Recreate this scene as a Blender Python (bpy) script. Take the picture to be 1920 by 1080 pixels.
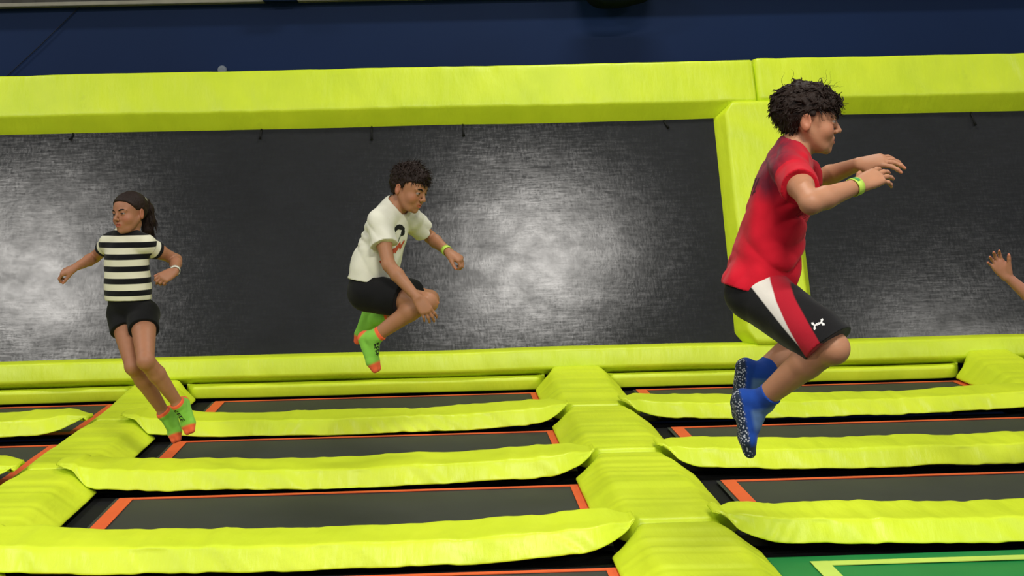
import bpy, bmesh, math, random
import numpy as np
from mathutils import Matrix, Vector
from mathutils.bvhtree import BVHTree

for o in list(bpy.data.objects):
    bpy.data.objects.remove(o)
scene = bpy.context.scene
COL = scene.collection
rng = np.random.default_rng(7)
random.seed(7)

# ------------------------------------------------------------------ camera
FPX, CX, CY, YAW, ROLL, CAMH = 2200.0, 868.0, 330.0, 0.022, 0.024, 1.5
cam_data = bpy.data.cameras.new('camera')
cam = bpy.data.objects.new('camera', cam_data)
COL.objects.link(cam)
cam_data.sensor_width = 36.0
cam_data.lens = FPX / 1920.0 * 36.0
cam_data.shift_x = (960.0 - CX) / 1920.0
cam_data.shift_y = -(540.0 - CY) / 1920.0
cam_data.clip_end = 200
CAM_ROT = (Matrix.Rotation(-YAW, 3, 'Z') @ Matrix.Rotation(math.pi / 2, 3, 'X') @ Matrix.Rotation(-ROLL, 3, 'Z'))
cam.matrix_world = Matrix.Translation((0, 0, CAMH)) @ CAM_ROT.to_4x4()
scene.camera = cam

# ------------------------------------------------------------------ light
world = bpy.data.worlds.new('hall_ambient')
scene.world = world
world.use_nodes = True
bg = world.node_tree.nodes['Background']
bg.inputs['Color'].default_value = (0.80, 0.87, 1.0, 1)
bg.inputs['Strength'].default_value = 0.16
# high-bay lamps of the hall, a grid under the roof
LAMP_Z = 6.2
for i, (lx, ly, pw) in enumerate([(-6.2, 0.15, 330), (1.40, 0.15, 330), (9.3, -3.2, 260),
                                  (-6.1, 7.2, 110), (1.45, 7.2, 110), (9.3, 7.2, 110),
                                  (-6.1, -6.0, 300), (1.45, -6.0, 300), (9.3, -7.0, 300)]):
    ld = bpy.data.lights.new('high_bay_lamp', 'AREA')
    ld.shape = 'RECTANGLE'
    ld.size = 1.9
    ld.size_y = 0.35
    ld.energy = pw
    ld.color = (1.0, 0.97, 0.90)
    lo = bpy.data.objects.new('high_bay_lamp', ld)
    lo.location = (lx, ly, LAMP_Z)
    COL.objects.link(lo)
scene.view_settings.view_transform = 'Standard'
scene.view_settings.look = 'None'
scene.view_settings.gamma = 1.0
scene.view_settings.use_curve_mapping = False
scene.view_settings.exposure = 0.2


# ------------------------------------------------------------------ helpers
def px_at(px, py, Y):
    """world point at depth Y seen at photo pixel px, py (used to measure the place)"""
    d = CAM_ROT @ Vector(((px - CX) / FPX, -(py - CY) / FPX, -1.0))
    p = d * (Y / d.y)
    return np.array([p.x, p.y, p.z + CAMH])


def srgb(r, g, b):
    f = lambda c: (c / 255 / 12.92) if c <= 10 else ((c / 255 + 0.055) / 1.055) ** 2.4
    return (f(r), f(g), f(b), 1.0)


class NT:
    """small node helper"""
    def __init__(self, name):
        self.m = bpy.data.materials.new(name)
        self.m.use_nodes = True
        self.t = self.m.node_tree
        self.b = self.t.nodes['Principled BSDF']

    def n(self, kind, ins=None, **props):
        nd = self.t.nodes.new(kind)
        for k, v in props.items():
            setattr(nd, k, v)
        for k, v in (ins or {}).items():
            s = nd.inputs[k]
            if isinstance(v, bpy.types.NodeSocket):
                self.t.links.new(v, s)
            else:
                s.default_value = v
        return nd

    def link(self, a, b):
        self.t.links.new(a, b)

    def set(self, **kw):
        for k, v in kw.items():
            s = self.b.inputs[k.replace('_', ' ')]
            if isinstance(v, bpy.types.NodeSocket):
                self.t.links.new(v, s)
            else:
                s.default_value = v
        return self

    def math(self, op, a, b=0.0, c=0.0, clamp=False):
        nd = self.t.nodes.new('ShaderNodeMath')
        nd.operation = op
        nd.use_clamp = clamp
        for i, v in enumerate((a, b, c)):
            if isinstance(v, bpy.types.NodeSocket):
                self.t.links.new(v, nd.inputs[i])
            else:
                nd.inputs[i].default_value = v
        return nd.outputs[0]

    def mix(self, fac, a, b):
        nd = self.t.nodes.new('ShaderNodeMix')
        nd.data_type = 'RGBA'
        for s, v in ((nd.inputs['Factor'], fac), (nd.inputs['A'], a), (nd.inputs['B'], b)):
            pass
        sock = [nd.inputs[0], nd.inputs[6], nd.inputs[7]]
        for s, v in zip(sock, (fac, a, b)):
            if isinstance(v, bpy.types.NodeSocket):
                self.t.links.new(v, s)
            else:
                s.default_value = v
        return nd.outputs[2]

    def noise(self, scale, detail=3.0, stretch=(1, 1, 1), rough=0.5, coord='Object'):
        tc = self.n('ShaderNodeTexCoord')
        mp = self.n('ShaderNodeMapping', {'Vector': tc.outputs[coord], 'Scale': stretch})
        nz = self.n('ShaderNodeTexNoise', {'Vector': mp.outputs[0], 'Scale': scale, 'Detail': detail, 'Roughness': rough})
        return nz.outputs['Fac']

    def ramp(self, fac, a, b):
        mr = self.n('ShaderNodeMapRange', {'Value': fac, 'From Min': a, 'From Max': b})
        mr.clamp = True
        return mr.outputs[0]

    def bump(self, h, strength=0.2, dist=0.01):
        bp = self.n('ShaderNodeBump', {'Height': h, 'Strength': strength, 'Distance': dist})
        self.t.links.new(bp.outputs[0], self.b.inputs['Normal'])


def simple_mat(name, rgb, rough=0.6, var=0.12, scale=20, spec=0.4, bump=0.0):
    t = NT(name)
    c = srgb(*rgb)
    d = tuple(x * (1 - var) for x in c[:3]) + (1,)
    f = t.noise(scale, 4)
    t.set(Base_Color=t.mix(f, d, c), Roughness=rough, Specular_IOR_Level=spec)
    if bump:
        t.bump(t.noise(scale * 4, 3), bump, 0.004)
    return t.m


def vinyl_mat(name, rgb):
    t = NT(name)
    c = srgb(*rgb)
    d = (c[0] * 0.86, c[1] * 0.90, c[2] * 0.8, 1)
    f = t.ramp(t.noise(3.2, 5), 0.25, 0.7)
    grime = t.ramp(t.noise(5.5, 6, rough=0.65), 0.66, 0.80)
    g = t.mix(f, d, c)
    g2 = t.mix(t.math('MULTIPLY', grime, 0.22), g, (c[0] * 0.45, c[1] * 0.5, c[2] * 1.0, 1))
    t.set(Base_Color=g2, Roughness=t.math('MULTIPLY_ADD', t.noise(9, 3), 0.2, 0.32), Specular_IOR_Level=0.5)
    h = t.math('ADD', t.math('MULTIPLY', t.noise(3.5, 4, (3.2, 1, 1)), 1.0), t.math('MULTIPLY', t.noise(260, 2), 0.03))
    t.bump(h, 0.30, 0.03)
    return t.m


def mat_bed_wall():
    t = NT('wall_bed_fabric')
    warpn = t.noise(9, 4, (1, 1, 8), rough=0.55)     # fine woven streaks both ways
    weftn = t.noise(9, 4, (8, 8, 1), rough=0.55)
    blot = t.noise(3.4, 8, (1, 1, 1.6), rough=0.66)
    scuff = t.ramp(blot, 0.30, 0.70)
    weave = t.ramp(t.math('MULTIPLY', t.math('ADD', warpn, weftn), 0.5), 0.36, 0.64)
    base = t.mix(t.ramp(t.noise(1.1, 5), 0.3, 0.7), (0.0135, 0.0140, 0.0152, 1), (0.020, 0.0205, 0.022, 1))
    t.set(Base_Color=base, Roughness=0.65, Specular_IOR_Level=0.15)
    h = t.math('ADD', t.math('MULTIPLY', t.noise(4, 4), 0.8), t.math('MULTIPLY', weave, 0.06))
    bp = t.n('ShaderNodeBump', {'Height': h, 'Strength': 0.10, 'Distance': 0.02})
    t.link(bp.outputs[0], t.b.inputs['Normal'])
    r = t.math('MULTIPLY_ADD', weave, 0.05, t.math('MULTIPLY_ADD', scuff, -0.03, 0.205))
    gl = t.n('ShaderNodeBsdfAnisotropic', {'Color': (1, 0.99, 1.0, 1), 'Roughness': r, 'Normal': bp.outputs[0]}, distribution='BECKMANN')
    fac = t.math('MULTIPLY', t.math('MULTIPLY_ADD', scuff, 0.026, 0.015), t.math('MULTIPLY_ADD', weave, 0.75, 0.5))
    mx = t.n('ShaderNodeMixShader', {0: fac, 1: t.b.outputs[0], 2: gl.outputs[0]})
    out = [n for n in t.t.nodes if n.type == 'OUTPUT_MATERIAL'][0]
    t.link(mx.outputs[0], out.inputs[0])
    return t.m


M = {}
M['pad'] = vinyl_mat('yellow_vinyl', (222, 240, 46))
M['wallbed'] = mat_bed_wall()
M['bed'] = simple_mat('black_bed_fabric', (58, 60, 56), 0.6, 0.25, 6, 0.35, 0.05)
M['bedgreen'] = simple_mat('green_bed_fabric', (22, 132, 62), 0.5, 0.2, 6, 0.35, 0.05)
M['bordr'] = simple_mat('black_border_webbing', (20, 20, 22), 0.8, 0.3, 30, 0.2)
M['navystreak'] = simple_mat('navy_streak', (8, 18, 36), 0.8, 0.2, 30)
M['tape'] = simple_mat('orange_tape', (240, 100, 50), 0.6, 0.2, 15)
M['tapey'] = simple_mat('yellow_tape', (200, 226, 96), 0.6, 0.15, 15)
M['steel'] = simple_mat('black_steel', (16, 16, 17), 0.5, 0.2, 10)
M['floor'] = simple_mat('dark_floor', (22, 22, 23), 0.9, 0.3, 3)
M['strap'] = simple_mat('black_webbing', (9, 9, 10), 0.8, 0.2, 40)
M['blue'] = simple_mat('navy_wall_paint', (11, 38, 80), 0.6, 0.3, 0.9, 0.2)
M['ledge'] = simple_mat('beige_metal', (150, 145, 128), 0.45, 0.3, 12)
M['corr'] = simple_mat('dark_corrugated_metal', (70, 68, 60), 0.6, 0.35, 7)
M['disc'] = simple_mat('grey_plastic', (120, 128, 138), 0.5, 0.15, 60)
M['darkgreen'] = simple_mat('dark_green_plastic', (8, 18, 20), 0.9, 0.2, 20, 0.1)


def link(o, parent=None):
    COL.objects.link(o)
    if parent is not None:
        o.parent = parent
    return o


def tag(o, label=None, cat=None, group=None, kind=None):
    for k, v in (('label', label), ('category', cat), ('group', group), ('kind', kind)):
        if v:
            o[k] = v
    return o


def mesh_obj(name, verts, faces, mat, parent=None, smooth=True, loc=None):
    me = bpy.data.meshes.new(name)
    me.from_pydata([tuple(v) for v in verts], [], [tuple(f) for f in faces])
    me.validate()
    if smooth:
        me.polygons.foreach_set('use_smooth', [True] * len(me.polygons))
    me.materials.append(mat)
    o = bpy.data.objects.new(name, me)
    if loc is not None:
        o.location = loc
    return link(o, parent)


def empty(name, loc):
    o = bpy.data.objects.new(name, None)
    o.empty_display_size = 0.1
    o.location = loc
    return link(o)


def box_obj(name, lo, hi, mat, parent=None, bevel=0.0):
    bm = bmesh.new()
    lo, hi = Vector(lo), Vector(hi)
    mt = Matrix.Translation((lo + hi) / 2) @ Matrix.Diagonal(((hi - lo).x, (hi - lo).y, (hi - lo).z, 1))
    bmesh.ops.create_cube(bm, size=1, matrix=mt)
    if bevel:
        bmesh.ops.bevel(bm, geom=bm.edges[:], offset=bevel, segments=2, affect='EDGES')
    me = bpy.data.meshes.new(name)
    bm.to_mesh(me)
    bm.free()
    me.materials.append(mat)
    o = bpy.data.objects.new(name, me)
    return link(o, parent)


def vnoise(x, y, seed=0):
    """smooth 2-D value noise, numpy"""
    r = np.random.default_rng(seed).random((64, 64))
    xi, yi = np.floor(x).astype(int), np.floor(y).astype(int)
    fx, fy = x - xi, y - yi
    fx, fy = fx * fx * (3 - 2 * fx), fy * fy * (3 - 2 * fy)
    a = r[xi % 64, yi % 64]; b = r[(xi + 1) % 64, yi % 64]
    c = r[xi % 64, (yi + 1) % 64]; d = r[(xi + 1) % 64, (yi + 1) % 64]
    return (a * (1 - fx) + b * fx) * (1 - fy) + (c * (1 - fx) + d * fx) * fy - 0.5


def resample(poly, radius, seg=3, closed=True):
    """round the corners of a closed 2-D polygon"""
    out = []
    n = len(poly)
    for i in range(n):
        p0, p, p1 = (np.array(poly[j % n], float) for j in (i - 1, i, i + 1))
        a = p0 - p; b = p1 - p
        la, lb = np.linalg.norm(a), np.linalg.norm(b)
        r = min(radius, 0.45 * la, 0.45 * lb)
        q0, q1 = p + a / la * r, p + b / lb * r
        for k in range(seg + 1):
            t = k / seg
            out.append((1 - t) ** 2 * q0 + 2 * t * (1 - t) * p + t * t * q1)
    return np.array(out)


def densify(poly, step):
    out = []
    n = len(poly)
    for i in range(n):
        a, b = poly[i], poly[(i + 1) % n]
        m = max(1, int(np.linalg.norm(b - a) / step))
        for k in range(m):
            out.append(a + (b - a) * k / m)
    return np.array(out)


def sweep(sections):
    """list of (n,3) rings -> verts, faces with end caps"""
    n = len(sections[0])
    V = np.concatenate(sections)
    Fc = []
    for i in range(len(sections) - 1):
        a, b = i * n, (i + 1) * n
        for j in range(n):
            k = (j + 1) % n
            Fc.append((a + j, a + k, b + k, b + j))
    Fc.append(tuple(range(n - 1, -1, -1)))
    Fc.append(tuple(range((len(sections) - 1) * n, len(sections) * n)))
    return V, Fc


# ------------------------------------------------------------------ the hall
tag(box_obj('floor', (-9, -4, -0.72), (9, 9.6, -0.62), M['floor']), 'dark floor far below the trampolines', 'floor', kind='structure')
wall = box_obj('wall_back', (-9, 9.20, -0.62), (9, 9.34, 2.885), M['blue'])
tag(wall, 'plain dark navy wall above the yellow pads', 'wall', kind='structure')
# ledge and corrugated sheet above the navy wall, split by a navy post
tag(box_obj('trim_1', (-9, 9.10, 2.885), (-1.31, 9.34, 2.915), M['ledge'], bevel=0.004), 'thin beige metal ledge on top of the navy wall, left of the post', 'ledge', kind='structure')
tag(box_obj('trim_2', (-1.05, 9.10, 2.885), (9, 9.34, 2.912), M['ledge'], bevel=0.004), 'thin beige metal ledge on top of the navy wall, right of the post', 'ledge', kind='structure')
tag(box_obj('trim_3', (-1.31, 9.06, 2.885), (-1.05, 9.34, 4.6), M['blue'], bevel=0.006), 'navy post interrupting the ledge above the wall', 'post', kind='structure')
# corrugated upper wall
xs = np.arange(-9, 9.01, 0.09)
V, Fc = [], []
for i, x in enumerate(xs):
    y = 9.36 + (0.03 if i % 2 else -0.02)
    V += [(x, y, 2.90), (x, y, 4.6)]
    if i:
        Fc.append((2 * i - 2, 2 * i, 2 * i + 1, 2 * i - 1))
uw = mesh_obj('wall_upper', V, Fc, M['corr'], smooth=False)
tag(uw, 'corrugated grey metal sheet above the ledge', 'wall', kind='structure')

# round cap on the wall
def disc(name, c, r, depth, mat, parent=None, seg=24):
    V, Fc = [], []
    rings = [(r, 0), (r, -depth * 0.6), (r * 0.86, -depth), (r * 0.5, -depth * 1.05)]
    for rr, dy in rings:
        for k in range(seg):
            a = 2 * math.pi * k / seg
            V.append((c[0] + rr * math.cos(a), c[1] + dy, c[2] + rr * math.sin(a)))
    for i in range(len(rings) - 1):
        for k in range(seg):
            Fc.append((i * seg + k, i * seg + (k + 1) % seg, (i + 1) * seg + (k + 1) % seg, (i + 1) * seg + k))
    Fc.append(tuple(range((len(rings) - 1) * seg, len(rings) * seg)))
    return mesh_obj(name, V, Fc, mat, parent, smooth=False)


tag(disc('wall_button', (-1.655, 9.2, 2.37), 0.036, 0.03, M['disc']), 'small round grey button on the navy wall above the yellow pad', 'button')


def tube(path, rad, seg=8):
    path = np.array(path, float)
    rads = np.broadcast_to(np.array(rad, float), (len(path),))
    secs = []
    up = np.array([0.13, 0.21, 0.97])
    for i, p in enumerate(path):
        t = path[min(i + 1, len(path) - 1)] - path[max(i - 1, 0)]
        t = t / np.linalg.norm(t)
        a = np.cross(t, up); a /= np.linalg.norm(a)
        b = np.cross(t, a)
        ang = np.arange(seg) * 2 * math.pi / seg
        secs.append(p + rads[i] * (np.cos(ang)[:, None] * a + np.sin(ang)[:, None] * b))
    return sweep(secs)


V, Fc = tube([(-2.70, 9.19, 2.93), (-2.86, 9.185, 2.78), (-3.05, 9.185, 2.60), (-3.32, 9.185, 2.36), (-3.5, 9.185, 2.2)], 0.0035)  # thin dark line laid diagonally down the navy wall
tag(mesh_obj('streak', V, Fc, M['navystreak']), 'thin dark cable running diagonally down the navy wall', 'streak')

# dark fixture hanging into the top edge of the view
fx = empty('ceiling_fixture', (1.29, 8.85, 2.755))
tag(fx, 'dark rounded fixture hanging at the top edge above the navy wall', 'fixture')
prof = resample([(-0.11, 0.05), (-0.16, 0.22), (0.42, 0.22), (0.36, 0.05), (0.14, 0.0), (-0.03, 0.0)], 0.04, 4)
V, Fc = sweep([np.stack([prof[:, 0] * s, np.full(len(prof), y), prof[:, 1] * s + (1 - s) * 0.1], 1) for y, s in ((-0.15, 0.8), (-0.12, 1), (0.12, 1), (0.15, 0.8))])
mesh_obj('housing', V, Fc, M['darkgreen'], fx)
V, Fc = tube([(0.1, 0, 0.18), (0.1, 0, 1.6)], 0.02)
mesh_obj('hanger', V, Fc, M['steel'], fx)

# ------------------------------------------------------------------ wall trampolines
TH = math.radians(72)
WS = np.array([0, math.cos(TH), math.sin(TH)])       # up along the sloped wall
WN = np.array([0, -math.sin(TH), math.cos(TH)])      # out of the wall
W0 = np.array([0, 8.20, 0.10])


def wp(x, t, d=0.0):
    return np.array([x, 0, 0]) + W0 + WS * t + WN * d


def wall_bed(x0, x1, label, loops):
    root = empty('wall_trampoline', wp((x0 + x1) / 2, 0))
    tag(root, label, 'trampoline', 'sloped wall trampolines')
    off = np.array(root.location)
    nx, nt = 90, 40
    V, Fc = [], []
    for j in range(nt + 1):
        for i in range(nx + 1):
            u, v = i / nx, j / nt
            x, t = x0 + (x1 - x0) * u, 0.10 + 1.9 * v
            sagd = -0.02 * math.sin(math.pi * u) * math.sin(math.pi * v)
            V.append(wp(x, t, sagd) - off)
    for j in range(nt):
        for i in range(nx):
            a = j * (nx + 1) + i
            Fc.append((a, a + 1, a + nx + 2, a + nx + 1))
    mesh_obj('bed', V, Fc, M['wallbed'], root)
    # steel frame behind the pads
    for (xa, xb, ta, tb) in ((x0, x1, 0.02, 0.09), (x0, x1, 2.02, 2.2), (x0 - 0.06, x0, 0.02, 2.2), (x1, x1 + 0.06, 0.02, 2.2)):
        P = [wp(x, t, d) - off for d in (-0.08, -0.01) for (x, t) in ((xa, ta), (xb, ta), (xb, tb), (xa, tb))]
        mesh_obj('frame_rail', P, [(3, 2, 1, 0), (4, 5, 6, 7), (0, 1, 5, 4), (1, 2, 6, 5), (2, 3, 7, 6), (3, 0, 4, 7)], M['steel'], root, smooth=False)
    for (lx, ln, lean) in loops:
        path = [wp(lx, 1.885, -0.008) - off, wp(lx, 1.86, 0.006) - off, wp(lx + lean * 0.5, 1.86 - ln * 0.6, 0.010) - off, wp(lx + lean, 1.86 - ln, 0.006) - off]
        V, Fc = tube(path, [0.007, 0.007, 0.007, 0.011], 6)
        mesh_obj('strap_end', V, Fc, M['strap'], root)
    return root


def wx(px, py):
    d = CAM_ROT @ Vector(((px - CX) / FPX, -(py - CY) / FPX, -1.0))
    d = np.array(d)
    s = ((W0 - np.array([0, 0, CAMH])) @ WN) / (d @ WN)
    return d[0] * s


wall_bed(-5.2, 2.16, 'long black sloped wall trampoline behind the girl and the boy in white',
         [(wx(137, 250), 0.035, -0.02), (wx(490, 250), 0.06, -0.01), (wx(697, 245), 0.09, 0.0), (wx(868, 240), 0.075, 0.005), (wx(1245, 225), 0.05, 0.03)])
wall_bed(2.60, 7.2, 'black sloped wall trampoline to the right of the upright yellow pad', [(wx(1820, 208), 0.085, 0.015)])


def wall_pad(name, pts_out, t_rng, label, chamfer, axis='x', cut=(0, 0), depth=0.11, seed=0):
    """padded beam on the sloped wall. axis x: runs along x; axis t: runs up the slope"""
    a0, a1 = pts_out
    b0, b1 = t_rng
    c0, c1 = chamfer
    prof = resample([(b0, -0.015), (b0 + c0, depth), (b1 - c1, depth), (b1, -0.015)], 0.018, 3)
    prof = densify(prof, 0.035)
    n = max(12, int((a1 - a0) / 0.022))
    secs = []
    org = wp((a0 + a1) / 2, (b0 if axis == 'x' else a0)) if axis == 'x' else wp((b0 + b1) / 2, a0)
    for i in range(n + 1):
        s = a0 + (a1 - a0) * i / n
        e = min(s - a0, a1 - s)
        shrink = 0.012 * max(0, 1 - e / 0.02) ** 2
        pb, pd = prof[:, 0].copy(), prof[:, 1].copy()
        mid = (b0 + b1) / 2
        pb = mid + (pb - mid) * (1 - shrink)
        pd = pd - shrink * (pd > 0.03)
        w = vnoise(np.full_like(pb, s * 9 + seed) + pb * 5, pb * 3 + 7, seed) * 0.010 + vnoise(np.full_like(pb, s * 2.3), pb * 2, seed + 1) * 0.016
        pd = pd + w * (pd > 0.05)
        # gentle waviness of the long edges
        wob = 0.010 * (vnoise(np.full_like(pb, s * 1.3), pb * 0, seed + 3))
        pb = pb + wob
        if axis == 'x':
            secs.append(np.array([wp(s, t, d) for t, d in zip(pb, pd)]) - org)
        else:
            # corners cut at both ends
            k0 = max(0, 1 - (s - a0) / cut[0]) if cut[0] else 0
            k1 = max(0, 1 - (a1 - s) / cut[1]) if cut[1] else 0
            k = max(k0, k1)
            pb2 = mid + (pb - mid) * (1 - k * 0.28)
            secs.append(np.array([wp(x, s, d) for x, d in zip(pb2, pd)]) - org)
    V, Fc = sweep(secs)
    if axis == 't':
        Fc = [f[::-1] for f in Fc]
    o = mesh_obj(name, V, Fc, M['pad'], loc=org)
    tag(o, label, 'pad', 'yellow pads framing the wall trampolines')
    return o


wall_pad('wall_pad', (-5.6, 2.402), (1.865, 2.335), 'long yellow pad along the top of the sloped wall, left of the pad joint', (0.115, 0.03), seed=11)
wall_pad('wall_pad', (2.418, 7.6), (1.875, 2.345), 'yellow pad along the top of the sloped wall, right of the pad joint', (0.115, 0.03), seed=23)
wall_pad('wall_pad', (0.15, 1.97), (2.078, 2.665), 'upright yellow pad between the two black wall trampolines', (0.075, 0.075), axis='t', cut=(0.10, 0.09), depth=0.122, seed=31)
wall_pad('wall_pad', (-5.6, 7.6), (-0.012, 0.195), 'long low yellow pad along the bottom of the sloped wall', (0.03, 0.045), depth=0.10, seed=41)

# ------------------------------------------------------------------ floor trampolines
SPX = [-4.80, -1.94, 0.93, 3.82]
SPW = [0.28, 0.275, 0.305, 0.285]
ROWF = [8.04, 6.83, 5.63, 4.43, 3.23]       # far edges of the taped rectangles
PADY = [7.02, 5.84, 4.65, 3.45]             # middles of the cross pads
row_names = ['nearest the wall', 'second from the wall', 'third from the wall', 'fourth from the wall']
col_names = ['left of the left walkway', 'left of the middle walkway', 'right of the middle walkway']


def ribbon(name, x0, x1, y0, y1, mat, root, z=0.004):
    o = np.array(root.location)
    V = [(x0 - o[0], y0 - o[1], z - o[2]), (x1 - o[0], y0 - o[1], z - o[2]), (x1 - o[0], y1 - o[1], z - o[2]), (x0 - o[0], y1 - o[1], z - o[2])]
    V += [(a, b, c - 0.003) for a, b, c in V]
    return mesh_obj(name, V, [(0, 1, 2, 3), (0, 4, 5, 1), (1, 5, 6, 2), (2, 6, 7, 3), (3, 7, 4, 0)], mat, root, smooth=False)


def floor_trampoline(c, r):
    xl, xr = SPX[c] + 0.25, SPX[c + 1] - 0.25
    yf, yn = ROWF[r] + 0.10, ROWF[r + 1] + 0.27
    green = (c == 2 and r == 3)
    root = empty('trampoline', ((xl + xr) / 2, (yf + yn) / 2, -0.62))
    colour = 'green floor trampoline with yellow tape' if green else 'black orange-taped floor trampoline'
    tag(root, '%s, %s, %s' % (colour, row_names[r].replace(' at the bottom edge', ''), col_names[c]), 'trampoline', 'floor trampolines')
    o = np.array(root.location)
    V, Fc = [], []
    nx, ny = 40, 16
    tx0, tx1 = SPX[c] + 0.39, SPX[c + 1] - 0.275
    if c == 2:
        tx0, tx1 = SPX[c] + 0.40, SPX[c + 1] - 0.25
    if green:
        tx0 += 0.05
    ty0, ty1 = ROWF[r + 1] + 0.29, ROWF[r]
    bx0, bx1, by0, by1 = (xl, xr, yn, yf - 0.03) if green else (tx0 - 0.02, tx1 + 0.02, ty0 - 0.02, ty1 + 0.008)
    for j in range(ny + 1):
        for i in range(nx + 1):
            u, v = i / nx, j / ny
            V.append((bx0 + (bx1 - bx0) * u - o[0], by0 + (by1 - by0) * v - o[1], -0.012 * math.sin(math.pi * u) * math.sin(math.pi * v) - o[2]))
    for j in range(ny):
        for i in range(nx):
            a = j * (nx + 1) + i
            Fc.append((a, a + 1, a + nx + 2, a + nx + 1))
    mesh_obj('bed', V, Fc, M['bedgreen' if green else 'bed'], root)
    if not green:
        ribbon('spring_cover', xl, xr, yn, yf - 0.02, M['bordr'], root, -0.016)
    tm = M['tapey' if green else 'tape']
    w = 0.06
    ribbon('edge_tape', tx0, tx1, ty1 - w * (0.42 if not green else 0.75), ty1, tm, root)
    ribbon('edge_tape', tx0, tx1, ty0, ty0 + w, tm, root)
    ribbon('edge_tape', tx0, tx0 + w * 1.15, ty0, ty1, tm, root, 0.0045)
    ribbon('edge_tape', tx1 - w * 0.9, tx1, ty0, ty1, tm, root, 0.0045)
    # steel frame and legs under the pads
    for nm, lo, hi in (('frame_rail', (xl - 0.05, yf + 0.0, -0.09), (xr + 0.05, yf + 0.045, -0.03)),
                       ('frame_rail', (xl - 0.05, yn - 0.045, -0.09), (xr + 0.05, yn, -0.03)),
                       ('frame_rail', (xl - 0.05, yn, -0.09), (xl, yf, -0.03)),
                       ('frame_rail', (xr, yn, -0.09), (xr + 0.05, yf, -0.03)),
                       ('leg', (xl - 0.05, yf, -0.62), (xl - 0.005, yf + 0.045, -0.09)), ('leg', (xr + 0.005, yf, -0.62), (xr + 0.05, yf + 0.045, -0.09)),
                       ('leg', (xl - 0.05, yn - 0.045, -0.62), (xl - 0.005, yn, -0.09)), ('leg', (xr + 0.005, yn - 0.045, -0.62), (xr + 0.05, yn, -0.09))):
        box_obj(nm, np.array(lo) - o, np.array(hi) - o, M['steel'], root, 0.008)


for c in range(3):
    for r in range(4):
        floor_trampoline(c, r)


# cross pads (boat-shaped, sagging between the walkways)
def cross_pad(x0, x1, yc, label, seed, sag=0.045, ztip=0.150, spines=()):
    hw_t0, hw_t1 = 0.105, 0.135           # near, far half width of the flat top
    org = np.array([(x0 + x1) / 2, yc, 0.0])
    n = int((x1 - x0) / 0.012)
    base = resample([(-0.175, 0.012), (-hw_t0 - 0.012, 0.098), (hw_t1, 0.10), (0.19, 0.012)], 0.011, 3)
    base = densify(base, 0.016)
    secs = []
    for i in range(n + 1):
        s = x0 + (x1 - x0) * i / n
        u = (s - x0) / (x1 - x0)
        e = min(s - x0, x1 - s)
        k = min(1.0, e / 0.26)
        k = math.sin(k * math.pi / 2) ** 0.75 if k > 0 else 0.02      # 0 at the very tip
        top = ztip - sag * math.sin(math.pi * min(1, max(0, u))) ** 0.6
        y, z = base[:, 0].copy(), base[:, 1].copy()
        zt = top - 0.10
        th = 0.25 + 0.75 * k
        z = top + (z - 0.10) * th
        tip = max(0.0, 1 - e / 0.10)
        y = y * (0.30 + 0.70 * min(1, k * 1.05)) + 0.035 * (1 - k)
        z = np.where(z < top - 0.03, z, z - 0.03 * tip)
        front = np.clip((top - z) / 0.09, 0, 1)
        w = vnoise(np.full_like(y, s * 13 + seed) + z * 16, z * 6, seed)
        w2 = vnoise(np.full_like(y, s * 4) + y * 4, y * 5, seed + 1)
        lean = vnoise(np.full_like(y, s * 0.9), y * 0, seed + 5) * 2.5
        rid = 0.5 - np.abs(vnoise(np.full_like(y, s * 17 + seed) + z * (14 + 30 * lean), z * 4, seed + 4)) * 2
        amp = np.clip(vnoise(np.full_like(y, s * 1.7), y * 0 + 3, seed + 6) + 0.55, 0.1, 1)
        y = y + np.sign(y) * (w * 0.012 * (front > 0.12) + w2 * 0.008 + rid * 0.012 * amp * np.clip(front * 2, 0, 1))
        z = z + w2 * 0.014 + w * 0.005 + 0.007 * vnoise(np.full_like(y, s * 21), y * 2, seed + 2) + rid * 0.004 * amp
        z = np.maximum(z, 0.007)
        for sx, sw in spines:
            hs = 0.110 * min(1.0, max(0.0, (sw - abs(s - sx)) / 0.13))
            if hs > 0:
                z = np.maximum(z, hs + 0.002 + 0.35 * np.maximum(z - (top - 0.10), 0) * min(1, hs / 0.1))
        secs.append(np.stack([np.full_like(y, s), y + yc, z], 1) - org)
    V, Fc = sweep(secs)
    o = mesh_obj('cross_pad', V, Fc, M['pad'], loc=org)
    tag(o, label, 'pad', 'yellow cross pads between floor trampolines')
    return o


cn = ['left of the left walkway', 'between the two walkways', 'right of the middle walkway']
rn = ['nearest the wall', 'second from the wall', 'third from the wall', 'nearest the viewer']
EXT = [(-4.72, -2.12), (-1.91, 0.75), (1.07, 3.70)]
for c in range(3):
    for r in range(3):
        dy = (0.06, 0.0, 0.05)[c]
        cross_pad(EXT[c][0], EXT[c][1], PADY[r] + dy * (0.8 if r else 1.0), 'sagging yellow cross pad %s, %s' % (cn[c], rn[r]), 100 + c * 10 + r,
                  sag=(0.035, 0.055, 0.04)[c], spines=((SPX[c], SPW[c]), (SPX[c + 1], SPW[c + 1])))


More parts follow.
